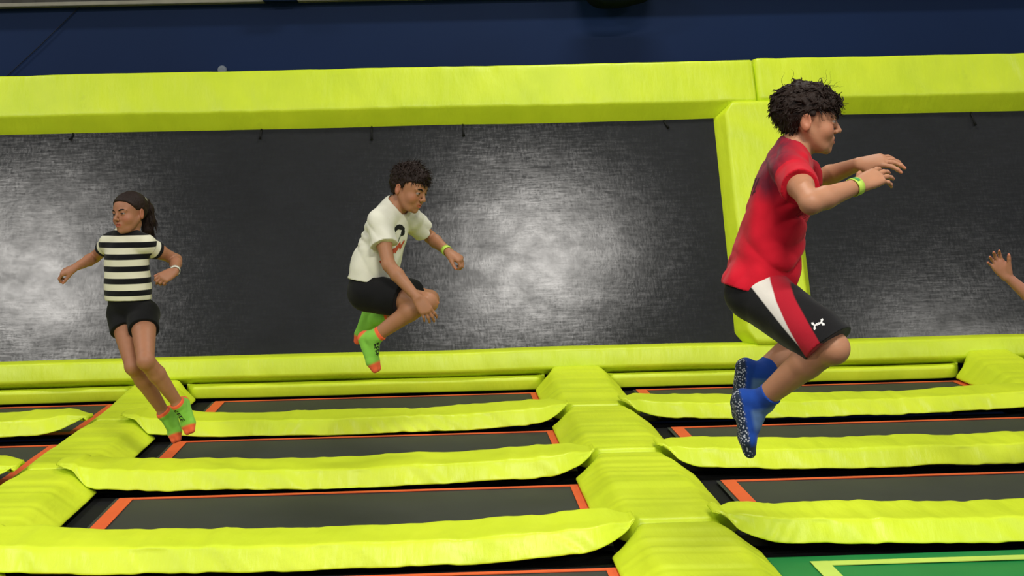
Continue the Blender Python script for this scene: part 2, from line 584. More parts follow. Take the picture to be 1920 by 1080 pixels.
# walkway pads, one per row
def walk_pad(c, y0, y1, label, seed, ztop=0.10, zt_far=None, cut_far=0.16, cut_near=0.14):
    xc, hw = SPX[c], SPW[c]
    org = np.array([xc, (y0 + y1) / 2, 0.0])
    base = resample([(-hw, 0.008), (-hw + 0.13, ztop), (hw - 0.13, ztop), (hw, 0.008)], 0.03, 4)
    base = densify(base, 0.03)
    n = int((y1 - y0) / 0.016)
    secs = []
    for i in range(n + 1):
        y = y0 + (y1 - y0) * i / n
        kf = max(0.0, 1 - (y1 - y) / cut_far)
        kn = max(0.0, 1 - (y - y0) / cut_near)
        x, z = base[:, 0].copy(), base[:, 1].copy()
        k = max(kf, kn)
        x = x * (1 - 0.40 * k * (np.abs(x) / hw) ** 2)
        if zt_far:
            f = (y - y0) / (y1 - y0)
            z = z * (1 + (zt_far / ztop - 1) * f * f)
        z = z - 0.03 * max(0.0, 1 - min(y1 - y, y - y0) / 0.03) ** 2 * (z > 0.03)
        # creases running across the walkway
        wr = vnoise(np.full_like(x, y * 26) + x * 1.5, x * 1.2, seed) * 0.008 + vnoise(np.full_like(x, y * 7), x * 3, seed + 1) * 0.012
        z = z + wr * np.clip(z / 0.06, 0, 1)
        secs.append(np.stack([x + xc, np.full_like(x, y), z], 1) - org)
    V, Fc = sweep(secs)
    Fc = [f[::-1] for f in Fc]
    o = mesh_obj('walkway_pad', V, Fc, M['pad'], loc=org)
    tag(o, label, 'pad', 'yellow walkway pads')
    return o


wn = ['far left', 'left', 'middle', 'right']
bounds = [8.135, 7.06, 5.88, 4.69, 3.3]
for c in (1, 2, 3):
    for r in range(4):
        if c == 3 and r > 1:
            continue
        first = r == 0
        zt = {1: 0.15, 2: 0.165, 3: 0.205}[c] if first else None
        walk_pad(c, bounds[r + 1] + 0.004, bounds[r] - 0.004,
                 'yellow pad of the %s walkway, %s' % (wn[c], rn[r].replace('nearest the viewer', 'last before the bottom edge')), 300 + c * 10 + r, zt_far=zt,
                 cut_far=0.10 if first else 0.17)


# low pads along the foot of the sloped wall
def edge_pad(x0, x1, label, seed):
    org = np.array([(x0 + x1) / 2, 8.18, 0.0])
    base = resample([(8.115, 0.005), (8.112, 0.082), (8.135, 0.102), (8.17, 0.102), (8.17, 0.005)], 0.014, 3)
    base = densify(base, 0.03)
    n = int((x1 - x0) / 0.03)
    secs = []
    for i in range(n + 1):
        s = x0 + (x1 - x0) * i / n
        e = min(s - x0, x1 - s)
        y, z = base[:, 0].copy(), base[:, 1].copy()
        w = vnoise(np.full_like(y, s * 8), z * 12, seed) * 0.008
        y = y + w * (z > 0.02) + 0.05 * max(0, 1 - e / 0.05) * (y < 8.16)
        z = z + 0.006 * vnoise(np.full_like(y, s * 3), y, seed + 1)
        secs.append(np.stack([np.full_like(y, s), y, z], 1) - org)
    V, Fc = sweep(secs)
    o = mesh_obj('edge_pad', V, Fc, M['pad'], loc=org)
    tag(o, label, 'pad', 'low yellow pads at the foot of the sloped wall')


for c in range(3):
    edge_pad(SPX[c] + SPW[c] - 0.10, SPX[c + 1] - SPW[c + 1] + 0.09, 'low yellow pad at the foot of the sloped wall, %s' % cn[c], 500 + c)
edge_pad(3.98, 7.6, 'low yellow pad at the foot of the sloped wall, right of the right walkway', 510)


# ================================================================== people
# bodies and clothes are grown as one smooth surface from tapered limbs
def V3(*a):
    return np.array(a, dtype=np.float64)


def unit(v):
    v = np.asarray(v, float)
    return v / max(1e-9, np.linalg.norm(v))


def smin(a, b, k):
    if k <= 0:
        return np.minimum(a, b)
    h = np.clip(0.5 + 0.5 * (b - a) / k, 0, 1)
    return b + (a - b) * h - k * h * (1 - h)


def smax(a, b, k):
    return -smin(-a, -b, k)


_N3 = np.random.default_rng(5).random((32, 32, 32)).astype(np.float32)


def noise3(P):
    I = np.floor(P).astype(np.int64)
    f = (P - I).astype(np.float32)
    f = f * f * (3 - 2 * f)
    I0, I1 = I % 32, (I + 1) % 32
    x0, y0, z0 = I0[..., 0], I0[..., 1], I0[..., 2]
    x1, y1, z1 = I1[..., 0], I1[..., 1], I1[..., 2]
    fx, fy, fz = f[..., 0], f[..., 1], f[..., 2]
    c00 = _N3[x0, y0, z0] * (1 - fx) + _N3[x1, y0, z0] * fx
    c10 = _N3[x0, y1, z0] * (1 - fx) + _N3[x1, y1, z0] * fx
    c01 = _N3[x0, y0, z1] * (1 - fx) + _N3[x1, y0, z1] * fx
    c11 = _N3[x0, y1, z1] * (1 - fx) + _N3[x1, y1, z1] * fx
    return (c00 * (1 - fy) + c10 * fy) * (1 - fz) + (c01 * (1 - fy) + c11 * fy) * fz - 0.5


def f_cone(a, b, ra, rb):
    """round cone between two points"""
    a, b = np.asarray(a, float), np.asarray(b, float)
    ba = b - a
    L2 = float(ba @ ba)
    rr = ra - rb
    a2 = L2 - rr * rr
    il2 = 1.0 / max(L2, 1e-12)

    def f(P):
        pa = P - a
        y = pa @ ba
        z = y - L2
        w = pa * L2 - y[..., None] * ba
        x2 = np.einsum('...i,...i', w, w)
        y2 = y * y * L2
        z2 = z * z * L2
        k = np.sign(rr) * rr * rr * x2
        d = (np.sqrt(np.maximum(x2 * a2 * il2, 0)) + y * rr) * il2 - ra
        c1 = np.sign(z) * a2 * z2 > k
        c2 = np.sign(y) * a2 * y2 < k
        d = np.where(c2, np.sqrt(x2 + y2) * il2 - ra, d)
        d = np.where(c1, np.sqrt(x2 + z2) * il2 - rb, d)
        return d
    c = (a + b) / 2
    return f, c, math.sqrt(L2) / 2 + max(ra, rb)


def f_ell(c, R, radii):
    """ellipsoid, R rows = local axes"""
    c = np.asarray(c, float)
    R = np.asarray(R, float)
    r = np.asarray(radii, float)

    def f(P):
        q = (P - c) @ R.T
        k0 = np.linalg.norm(q / r, axis=-1)
        k1 = np.linalg.norm(q / (r * r), axis=-1)
        return np.where(k1 > 1e-6, k0 * (k0 - 1) / np.maximum(k1, 1e-6), -r.min())
    return f, c, float(r.max())


def f_sph(c, r):
    c = np.asarray(c, float)
    return (lambda P: np.linalg.norm(P - c, axis=-1) - r), c, r


class Field:
    def __init__(self):
        self.ops = []

    def add(self, prim, k=0.01):
        f, c, R = prim
        self.ops.append(('add', f, np.asarray(c, float), R, k))
        return self

    def sub(self, prim, k=0.005):
        f, c, R = prim
        self.ops.append(('sub', f, np.asarray(c, float), R, k))
        return self

    def plane(self, p, n, k=0.002):
        """keep the side opposite to n"""
        p, n = np.asarray(p, float), unit(n)
        self.ops.append(('int', lambda P: (P - p) @ n, p, 1e9, k))
        return self

    def keep(self, f, k=0.002):
        self.ops.append(('int', f, V3(0, 0, 0), 1e9, k))
        return self

    def fn(self, f):
        self.ops.append(('fn', f, V3(0, 0, 0), 1e9, 0))
        return self

    def extend(self, other):
        self.ops += other.ops
        return self

    def __call__(self, P):
        sh = P.shape[:-1]
        Q = P.reshape(-1, 3)
        d = np.full(len(Q), 1.0)
        for op, f, c, R, k in self.ops:
            d = self._app(op, f, k, d, Q)
        return d.reshape(sh)

    @staticmethod
    def _app(op, f, k, d, Q):
        if op == 'add':
            return smin(d, f(Q), k)
        if op == 'sub':
            return smax(d, -f(Q), k)
        if op == 'int':
            return smax(d, f(Q), k)
        return f(Q, d)

    def bounds(self):
        lo, hi = V3(9, 9, 9) * 99, V3(9, 9, 9) * -99
        for op, f, c, R, k in self.ops:
            if op == 'add' and R < 1e6:
                lo, hi = np.minimum(lo, c - R - k), np.maximum(hi, c + R + k)
        return lo, hi

    def surface(self, h, margin=0.03, lohi=None):
        NB = 12
        lo, hi = lohi or self.bounds()
        lo = lo - margin
        hi = hi + margin
        bs = NB * h
        nb = np.ceil((hi - lo) / bs).astype(int) + 1
        g = np.stack(np.meshgrid(*[np.arange(n) for n in nb], indexing='ij'), -1).reshape(-1, 3)
        cen = lo + (g + 0.5) * bs
        half = bs * 0.8661
        d = self(cen)
        act = np.abs(d) < half + 0.010
        g = g[act]
        n1 = NB + 1
        loc = np.stack(np.meshgrid(*[np.arange(n1)] * 3, indexing='ij'), -1).reshape(-1, 3)

        def evaluate(gb):
            cen = lo + (gb + 0.5) * bs
            P = (lo + (gb[:, None, :] * NB + loc[None]) * h)
            D = np.full(P.shape[:2], 1.0)
            for op, f, c, R, k in self.ops:
                if R < 1e6:
                    sel = np.nonzero(np.linalg.norm(cen - c, axis=1) < R + half + k + 0.03)[0]
                    if len(sel) == 0:
                        continue
                    D[sel] = self._app(op, f, k, D[sel].reshape(-1), P[sel].reshape(-1, 3)).reshape(len(sel), -1)
                else:
                    D = self._app(op, f, k, D.reshape(-1), P.reshape(-1, 3)).reshape(len(gb), -1)
            return D.reshape(len(gb), n1, n1, n1)
        D = evaluate(g)
        have = set(map(tuple, g.tolist()))
        new = D
        gn = g
        for _ in range(6):      # follow the surface into blocks the coarse pass missed
            Sn = new < 0
            want = set()
            for ax in range(3):
                for e, st in ((0, -1), (NB, 1)):
                    fc = np.take(Sn, e, axis=ax + 1).reshape(len(gn), -1)
                    cr = fc.any(1) & ~fc.all(1)
                    dv = np.zeros(3, int)
                    dv[ax] = st
                    want |= set(map(tuple, (gn[cr] + dv).tolist()))
            want = [w_ for w_ in want - have if min(w_) >= 0 and all(w_[i] < nb[i] for i in range(3))]
            if not want:
                break
            gn = np.array(sorted(want))
            new = evaluate(gn)
            have |= set(want)
            g = np.concatenate([g, gn])
            D = np.concatenate([D, new])
        B = len(g)
        S = D < 0
        # cells with a sign change
        cnt = np.zeros((B, NB, NB, NB), np.int8)
        for dx in (0, 1):
            for dy in (0, 1):
                for dz in (0, 1):
                    cnt += S[:, dx:dx + NB, dy:dy + NB, dz:dz + NB]
        cb, ci, cj, ck = np.nonzero((cnt > 0) & (cnt < 8))
        corner = [(a, b, c) for a in (0, 1) for b in (0, 1) for c in (0, 1)]
        val = np.stack([D[cb, ci + a, cj + b, ck + c] for a, b, c in corner], 1)
        acc = np.zeros((len(cb), 3))
        num = np.zeros(len(cb))
        for i in range(8):
            for j in range(i + 1, 8):
                if sum(abs(x - y) for x, y in zip(corner[i], corner[j])) != 1:
                    continue
                v0, v1 = val[:, i], val[:, j]
                cr = (v0 < 0) != (v1 < 0)
                t = np.where(cr, v0 / np.where(cr, v0 - v1, 1), 0)
                p = np.array(corner[i]) + t[:, None] * (np.array(corner[j]) - np.array(corner[i]))
                acc += p * cr[:, None]
                num += cr
        gi = g[cb] * NB + np.stack([ci, cj, ck], 1)
        verts = lo + (gi + acc / num[:, None]) * h
        dim = nb * NB + 2
        key = (gi[:, 0] * dim[1] + gi[:, 1]) * dim[2] + gi[:, 2]
        edges = []
        for ax in range(3):
            sl1 = [slice(0, NB)] * 3
            sl1[ax] = slice(1, NB + 1)
            A, Bq = S[:, :NB, :NB, :NB], S[(slice(None), *sl1)]
            eb, ei, ej, ek = np.nonzero(A != Bq)
            e = g[eb] * NB + np.stack([ei, ej, ek], 1)
            o1, o2 = [x for x in range(3) if x != ax]
            d1, d2 = np.zeros(3, int), np.zeros(3, int)
            d1[o1] = 1
            d2[o2] = 1
            cells = np.stack([e, e - d1, e - d1 - d2, e - d2], 1)
            ck_ = (cells[..., 0] * dim[1] + cells[..., 1]) * dim[2] + cells[..., 2]
            edges.append((ax, A[eb, ei, ej, ek], e, ck_))
        # a cell lost to rounding at a block face still gets its vertex
        allk = np.concatenate([x[3].ravel() for x in edges])
        lost = np.setdiff1d(allk, key)
        if len(lost):
            add = []
            for lk in lost:
                pts = []
                for ax, _, e, ck_ in edges:
                    m = (ck_ == lk).any(1)
                    if m.any():
                        c = e[m].astype(float)
                        c[:, ax] += 0.5
                        pts.append(c)
                add.append(lo + np.concatenate(pts).mean(0) * h)
            verts = np.concatenate([verts, np.array(add)])
            key = np.concatenate([key, lost])
        order = np.argsort(key)
        skey = key[order]
        quads = []
        for ax, ins, e, ck_ in edges:
            q = order[np.searchsorted(skey, ck_)]
            fl = ins if ax != 1 else ~ins
            q[~fl] = q[~fl][:, ::-1]
            quads.append(q)
        return verts, np.concatenate(quads)


def smooth_verts(V, Q, it=2, lam=0.5):
    E = np.concatenate([Q[:, [0, 1]], Q[:, [1, 2]], Q[:, [2, 3]], Q[:, [3, 0]]])
    E = np.concatenate([E, E[:, ::-1]])
    deg = np.bincount(E[:, 0], minlength=len(V)).astype(float)
    deg[deg == 0] = 1
    for s in ([lam, -lam * 1.04] * it):
        acc = np.stack([np.bincount(E[:, 0], V[E[:, 1], c], minlength=len(V)) for c in range(3)], 1)
        V = V + s * (acc / deg[:, None] - V)
    return V


def big_mesh(name, V, Q, mats, parent, attrs=None, loc=None):
    """numpy verts + quads -> smooth mesh object; attrs: name -> (N,) float, (N,3) vector or (N,4) colour"""
    me = bpy.data.meshes.new(name)
    off = np.array(parent.location) if parent is not None else np.zeros(3)
    n, m = len(V), len(Q)
    me.vertices.add(n)
    me.vertices.foreach_set('co', (V - off).astype(np.float32).ravel())
    w = Q.shape[1]
    me.loops.add(m * w)
    me.loops.foreach_set('vertex_index', Q.astype(np.int32).ravel())
    me.polygons.add(m)
    me.polygons.foreach_set('loop_start', np.arange(m, dtype=np.int32) * w)
    me.polygons.foreach_set('use_smooth', np.ones(m, dtype=bool))
    for k, a in (attrs or {}).items():
        a = np.asarray(a, np.float32)
        if a.ndim == 1:
            at = me.attributes.new(k, 'FLOAT', 'POINT')
            at.data.foreach_set('value', a)
        elif a.shape[1] == 3:
            at = me.attributes.new(k, 'FLOAT_VECTOR', 'POINT')
            at.data.foreach_set('vector', a.ravel())
        else:
            at = me.attributes.new(k, 'FLOAT_COLOR', 'POINT')
            at.data.foreach_set('color', a.ravel())
    me.update(calc_edges=True)
    me.validate()
    me.materials.append(mats)
    o = bpy.data.objects.new(name, me)
    return link(o, parent)


def bone(parent, px, py, L, s):
    """joint on the sight line of a pixel, at bone length L from its parent; s=-1 nearer, +1 farther"""
    d = np.array((CAM_ROT @ Vector(((px - CX) / FPX, -(py - CY) / FPX, -1.0))).normalized())
    o = V3(0, 0, CAMH)
    w = o - parent
    b = w @ d
    c = w @ w - L * L
    disc = b * b - c
    lam = -b + (s * math.sqrt(disc) if disc > 0 else 0)
    return o + d * lam


def rot(v, axis, ang):
    return np.array(Matrix.Rotation(ang, 3, Vector(axis)) @ Vector(v))


# ---- materials for people
def skin_mat(name, tone):
    t = NT(name)
    at = t.n('ShaderNodeAttribute', attribute_name='tint')
    f = t.noise(28, 4)
    v = t.math('MULTIPLY_ADD', f, 0.22, 0.89)
    mul = t.n('ShaderNodeMix', data_type='RGBA', blend_type='MULTIPLY')
    mul.inputs[0].default_value = 1
    t.link(at.outputs['Color'], mul.inputs[6])
    cc = t.n('ShaderNodeCombineColor', {0: v, 1: v, 2: v})
    t.link(cc.outputs[0], mul.inputs[7])
    t.set(Base_Color=mul.outputs[2], Roughness=0.52, Specular_IOR_Level=0.35, Subsurface_Weight=0.08, Subsurface_Scale=0.01)
    t.bump(t.noise(300, 2), 0.06, 0.002)
    return t.m


def cloth_mat(name, rgb, rough=0.85, sheen=0.1, var=0.12):
    t = NT(name)
    c = srgb(*rgb)
    f = t.noise(14, 4)
    t.set(Base_Color=t.mix(f, tuple(x * (1 - var) for x in c[:3]) + (1,), c), Roughness=rough, Specular_IOR_Level=0.2, Sheen_Weight=sheen)
    t.bump(t.math('ADD', t.math('MULTIPLY', t.noise(22, 3), 0.6), t.math('MULTIPLY', t.noise(400, 2), 0.06)), 0.25, 0.012)
    return t.m


def hair_mat(name, rgb):
    t = NT(name)
    c = srgb(*rgb)
    f = t.noise(60, 3, (1, 1, 3))
    t.set(Base_Color=t.mix(f, tuple(x * 0.4 for x in c[:3]) + (1,), c), Roughness=0.55, Specular_IOR_Level=0.2)
    t.bump(t.noise(120, 3, (3, 3, 1)), 0.4, 0.006)
    return t.m


def eye_mat():
    t = NT('eye')
    at = t.n('ShaderNodeAttribute', attribute_name='iris')
    v = at.outputs['Fac']
    w = t.mix(t.ramp(v, 0.80, 0.86), srgb(146, 132, 120), srgb(46, 28, 18))
    w = t.mix(t.ramp(v, 0.955, 0.97), w, (0.002, 0.002, 0.002, 1))
    t.set(Base_Color=w, Roughness=0.3)
    return t.m


M['eye'] = eye_mat()
M['brow'] = hair_mat('eyebrow_hair', (34, 22, 16))
M['skin'] = skin_mat('skin', None)


# ---- head
def head_field(C, Fw, Uw, s, open_mouth=0.0, smile=0.0):
    Fw = unit(Fw)
    L = unit(np.cross(Uw, Fw))
    Uw = unit(np.cross(Fw, L))
    R = np.stack([Fw, L, Uw])

    def w(x, y, z):
        return C + (V3(x, y, z) * s) @ R
    F = Field()
    e = lambda c, r, k, tilt=None: F.add(f_ell(w(*c), R, np.array(r) * s), k * s)
    e((-0.014, 0, 0.030), (0.092, 0.0735, 0.079), 0.0)
    e((0.030, 0, 0.028), (0.056, 0.061, 0.052), 0.02)          # forehead
    e((0.026, 0, -0.022), (0.056, 0.060, 0.072), 0.02)         # mid face
    e((0.030, 0, -0.064), (0.045, 0.045, 0.036), 0.02)         # jaw
    F.add(f_sph(w(0.064, 0, -0.090), 0.0155 * s), 0.018 * s)    # chin
    for q in (-1, 1):
        F.add(f_cone(w(-0.012, q * 0.058, -0.030), w(0.045, q * 0.026, -0.084), 0.013 * s, 0.014 * s), 0.02 * s)   # jaw line
        F.add(f_sph(w(0.050, q * 0.036, -0.034), 0.025 * s), 0.018 * s)       # cheek
        F.add(f_cone(w(0.068, q * 0.043, 0.013), w(0.080, q * 0.014, 0.014), 0.007 * s, 0.008 * s), 0.012 * s)     # brow ridge
        F.sub(f_sph(w(0.094, q * 0.031, -0.003), 0.016 * s), 0.014 * s)       # socket
    F.add(f_cone(w(0.082, 0, 0.006), w(0.1005, 0, -0.0290), 0.0062 * s, 0.0088 * s), 0.009 * s)   # nose
    for q in (-1, 1):
        F.add(f_sph(w(0.090, q * 0.0105, -0.0335), 0.0072 * s), 0.006 * s)
    # mouth
    om = open_mouth
    F.add(f_ell(w(0.069, 0, -0.060), R, np.array((0.017, 0.026, 0.02)) * s), 0.012 * s)
    for q in (-1, 1):
        F.add(f_cone(w(0.0785, q * 0.0195, -0.0580 + smile), w(0.0850, q * 0.003, -0.0550), 0.0030 * s, 0.0045 * s), 0.004 * s)
        F.add(f_cone(w(0.0780, q * 0.018, -0.0605 + smile - om * 0.3), w(0.0838, q * 0.002, -0.0650 - om), 0.0030 * s, 0.0052 * s), 0.004 * s)
    F.sub(f_ell(w(0.087, 0, -0.0602 - om * 0.5), R, np.array((0.010, 0.019, 0.0012 + om * 0.5)) * s), 0.002 * s)
    # lids
    eyes = []
    for q in (-1, 1):
        ec = w(0.0715, q * 0.0305, -0.002)
        eyes.append(ec)
        up = w(0.0735, q * 0.0305, 0.0022)
        F_ = f_sph(ec, 0.0134 * s)
        nU = unit(Uw * 1.0 - Fw * 0.25)

        def lid(P, f=F_[0], ec=ec, a=0.0016 * s, b=0.0040 * s):
            z = (P - ec) @ Uw
            return np.maximum(f(P), np.minimum(a - z, z + b))
        F.add((lid, ec, 0.0134 * s), 0.0025 * s)
    # ears
    for q in (-1, 1):
        Re = np.stack([unit(Fw * 0.93 + Uw * 0.10 - L * q * -0.33), unit(L * q - Fw * 0.36), unit(Uw - Fw * 0.14)])
        ce = w(-0.016, q * 0.0745, -0.008)
        F.add(f_ell(ce, Re, np.array((0.0185, 0.0075, 0.031)) * s), 0.006 * s)
        F.sub(f_ell(w(-0.013, q * 0.084, -0.004), Re, np.array((0.0105, 0.0075, 0.019)) * s), 0.004 * s)
    return F, R, w, eyes


def head_tint(P, C, R, s, skin, flush=0.0):
    """lips, cheeks, ears and brow-shadow free skin colours"""
    q = ((P - C) @ R.T) / s
    col = np.tile(np.array(srgb(*skin)), (len(P), 1))
    lip = np.array(srgb(min(255, skin[0] * 1.02), skin[1] * 0.80, skin[2] * 0.82))
    x, y, z = q[:, 0], q[:, 1], q[:, 2]
    m = (x > 0.070) & (np.abs(y) < 0.024) & (z > -0.0735) & (z < -0.0505)
    wgt = np.clip(1 - ((y / 0.023) ** 2 + ((z + 0.0612) / 0.0105) ** 2), 0, 1) ** 0.5
    a = (m * np.clip(wgt * 1.6, 0, 1))[:, None]
    col = col * (1 - a) + lip * a
    # ruddy cheeks and ears
    ck = np.exp(-(((x - 0.06) / 0.03) ** 2 + ((np.abs(y) - 0.042) / 0.018) ** 2 + ((z + 0.03) / 0.022) ** 2)) * 0.5
    ck = np.maximum(ck, ((np.abs(y) > 0.074) & (np.abs(z + 0.008) < 0.04) & (x > -0.05) & (x < 0.02)) * 0.4)
    red = np.array(srgb(skin[0] * 1.04, skin[1] * 0.80, skin[2] * 0.78))
    col = col * (1 - ck[:, None]) + red * ck[:, None]
    # lash lines
    for q_ in (-1, 1):
        e = np.stack([x - 0.0715, y - q_ * 0.0305, z + 0.002], 1)
        r = np.linalg.norm(e, axis=1)
        ls = (r < 0.0148) & (e[:, 0] > 0) & (e[:, 2] > 0.0006) & (e[:, 2] < 0.0032)
        col[ls] = col[ls] * 0.25
    return col


def add_eyes(eyes, Fw, look, s, root):
    for ec in eyes:
        n, m = 18, 12
        V, Fc = [], []
        ld = unit(look)
        for j in range(m + 1):
            th = math.pi * j / m
            for i in range(n):
                ph = 2 * math.pi * i / n
                V.append(V3(math.sin(th) * math.cos(ph), math.sin(th) * math.sin(ph), math.cos(th)))
        V = np.array(V)
        a = unit(np.cross(ld, V3(0.1, 0.2, 1)))
        b = np.cross(ld, a)
        Vw = V[:, :1] * a + V[:, 1:2] * b + V[:, 2:] * ld
        Q = []
        for j in range(m):
            for i in range(n):
                Q.append((j * n + i, j * n + (i + 1) % n, (j + 1) * n + (i + 1) % n, (j + 1) * n + i))
        big_mesh('eye', ec + Vw * 0.0121 * s, np.array(Q)[:, ::-1], M['eye'], root, {'iris': (V[:, 2] + 1) / 2 * 0 + V[:, 2]})


def add_brows(w, s, root, body_bvh, Lv, Fw, mat=None):
    for q in (-1, 1):
        F = Field()
        pts = [w(0.080, q * 0.013, 0.0165), w(0.081, q * 0.024, 0.0190), w(0.074, q * 0.036, 0.0180), w(0.064, q * 0.046, 0.0120)]
        snapped = []
        for p in pts:
            r = body_bvh.find_nearest(Vector(p))
            snapped.append(np.array(r[0]))
        rr = [0.0030, 0.0036, 0.0030, 0.0016]
        for i in range(3):
            F.add(f_cone(snapped[i], snapped[i + 1], rr[i] * s, rr[i + 1] * s), 0.002)
        V, Q = F.surface(0.0012, 0.006)
        big_mesh('eyebrow', V, Q, mat or M['brow'], root)


# ---- hand
def hand_field(F, wrist, D, Nb, right, s, curl=(0.25, 0.3, 0.35, 0.4), mid=0.5, splay=0.10, thumb=(0.7, 0.25, 0.25), spread=1.0):
    """D towards the fingers, Nb out of the back of the hand"""
    D = unit(D)
    Nb = unit(Nb - D * (Nb @ D))
    T = np.cross(Nb, D) if right else -np.cross(Nb, D)
    tips = []
    kn = [(0.078, 0.024), (0.081, 0.008), (0.077, -0.008), (0.070, -0.0235)]
    ln = [(0.031, 0.020, 0.016), (0.034, 0.022, 0.017), (0.031, 0.021, 0.016), (0.024, 0.016, 0.014)]
    rad = [0.0078, 0.0080, 0.0076, 0.0068]
    for i in range(4):
        base = wrist + (D * 0.006 + T * kn[i][1] * 0.55) * s
        k = wrist + (D * kn[i][0] + T * kn[i][1] * spread) * s
        F.add(f_cone(base, k, 0.0135 * s, 0.0105 * s), (0.010 if i else 0.008) * s)
    F.add(f_ell(wrist + (D * 0.045 + T * 0.002) * s, np.stack([D, T, Nb]), np.array((0.042, 0.031, 0.0125)) * s), 0.012 * s)
    F.add(f_cone(wrist + (D * 0.014 + T * 0.018 - Nb * 0.006) * s, wrist + (D * 0.045 + T * 0.027 - Nb * 0.008) * s, 0.012 * s, 0.011 * s), 0.008 * s)
    for i in range(4):
        k = wrist + (D * kn[i][0] + T * kn[i][1] * spread) * s
        sp = splay * (1.5 - i)
        d = unit(D * math.cos(sp) + T * math.sin(sp))
        ax = unit(np.cross(d, Nb))      # rotating d about this axis by -angle bends toward the palm
        p = k
        ang = 0.0
        nn = Nb
        for j, L in enumerate(ln[i]):
            ang += curl[i] if j == 0 else (curl[i] * 0.4 + mid * (1.0 if j == 1 else 0.6))
            dd = d * math.cos(ang) - nn * math.sin(ang)
            q = p + dd * L * s
            r0 = rad[i] * (1.0, 0.93, 0.86)[j] * s
            r1 = rad[i] * (0.95, 0.88, 0.70)[j] * s
            F.add(f_cone(p, q, r0, r1), 0.0035 * s)
            p = q
        tips.append((p, dd))
    # thumb leaves the side of the palm near its base
    out, fwd, bend = thumb
    b = wrist + (D * 0.022 + T * 0.020 - Nb * 0.006) * s
    d = unit(T * math.sin(out) + D * math.cos(out) - Nb * fwd)
    p1 = b + d * 0.034 * s
    d2 = unit(d + D * bend * 0.6 - Nb * bend * 0.3)
    p2 = p1 + d2 * 0.027 * s
    d3 = unit(d2 + D * bend - Nb * bend * 0.3)
    p3 = p2 + d3 * 0.020 * s
    F.add(f_cone(b, p1, 0.0135 * s, 0.0100 * s), 0.008 * s)
    F.add(f_cone(p1, p2, 0.0095 * s, 0.0086 * s), 0.004 * s)
    F.add(f_cone(p2, p3, 0.0086 * s, 0.0068 * s), 0.003 * s)
    tips.append((p3, d3))
    return tips


# ---- foot
def foot_field(F, ank, D, N, s, grow=0.0, k=0.012):
    D = unit(D)
    N = unit(N - D * (N @ D))
    T = np.cross(D, N)
    p = lambda d, t, n: ank + (D * d + T * t + N * n) * s
    c = lambda a, b, ra, rb: F.add(f_cone(a, b, ra * s + grow, rb * s + grow), k * s)
    c(p(0, 0, 0.02), p(-0.022, 0, -0.040), 0.030, 0.027)
    c(p(0.0, 0, 0.0), p(0.060, 0, -0.030), 0.033, 0.026)
    for q in (-1, 1):
        c(p(-0.018, q * 0.008, -0.044), p(0.100, q * 0.019, -0.052), 0.024, 0.0195)
        c(p(0.100, q * 0.019, -0.052), p(0.140, q * 0.014, -0.053), 0.0195, 0.0145)
    c(p(0.060, 0, -0.036), p(0.110, 0, -0.050), 0.026, 0.020)


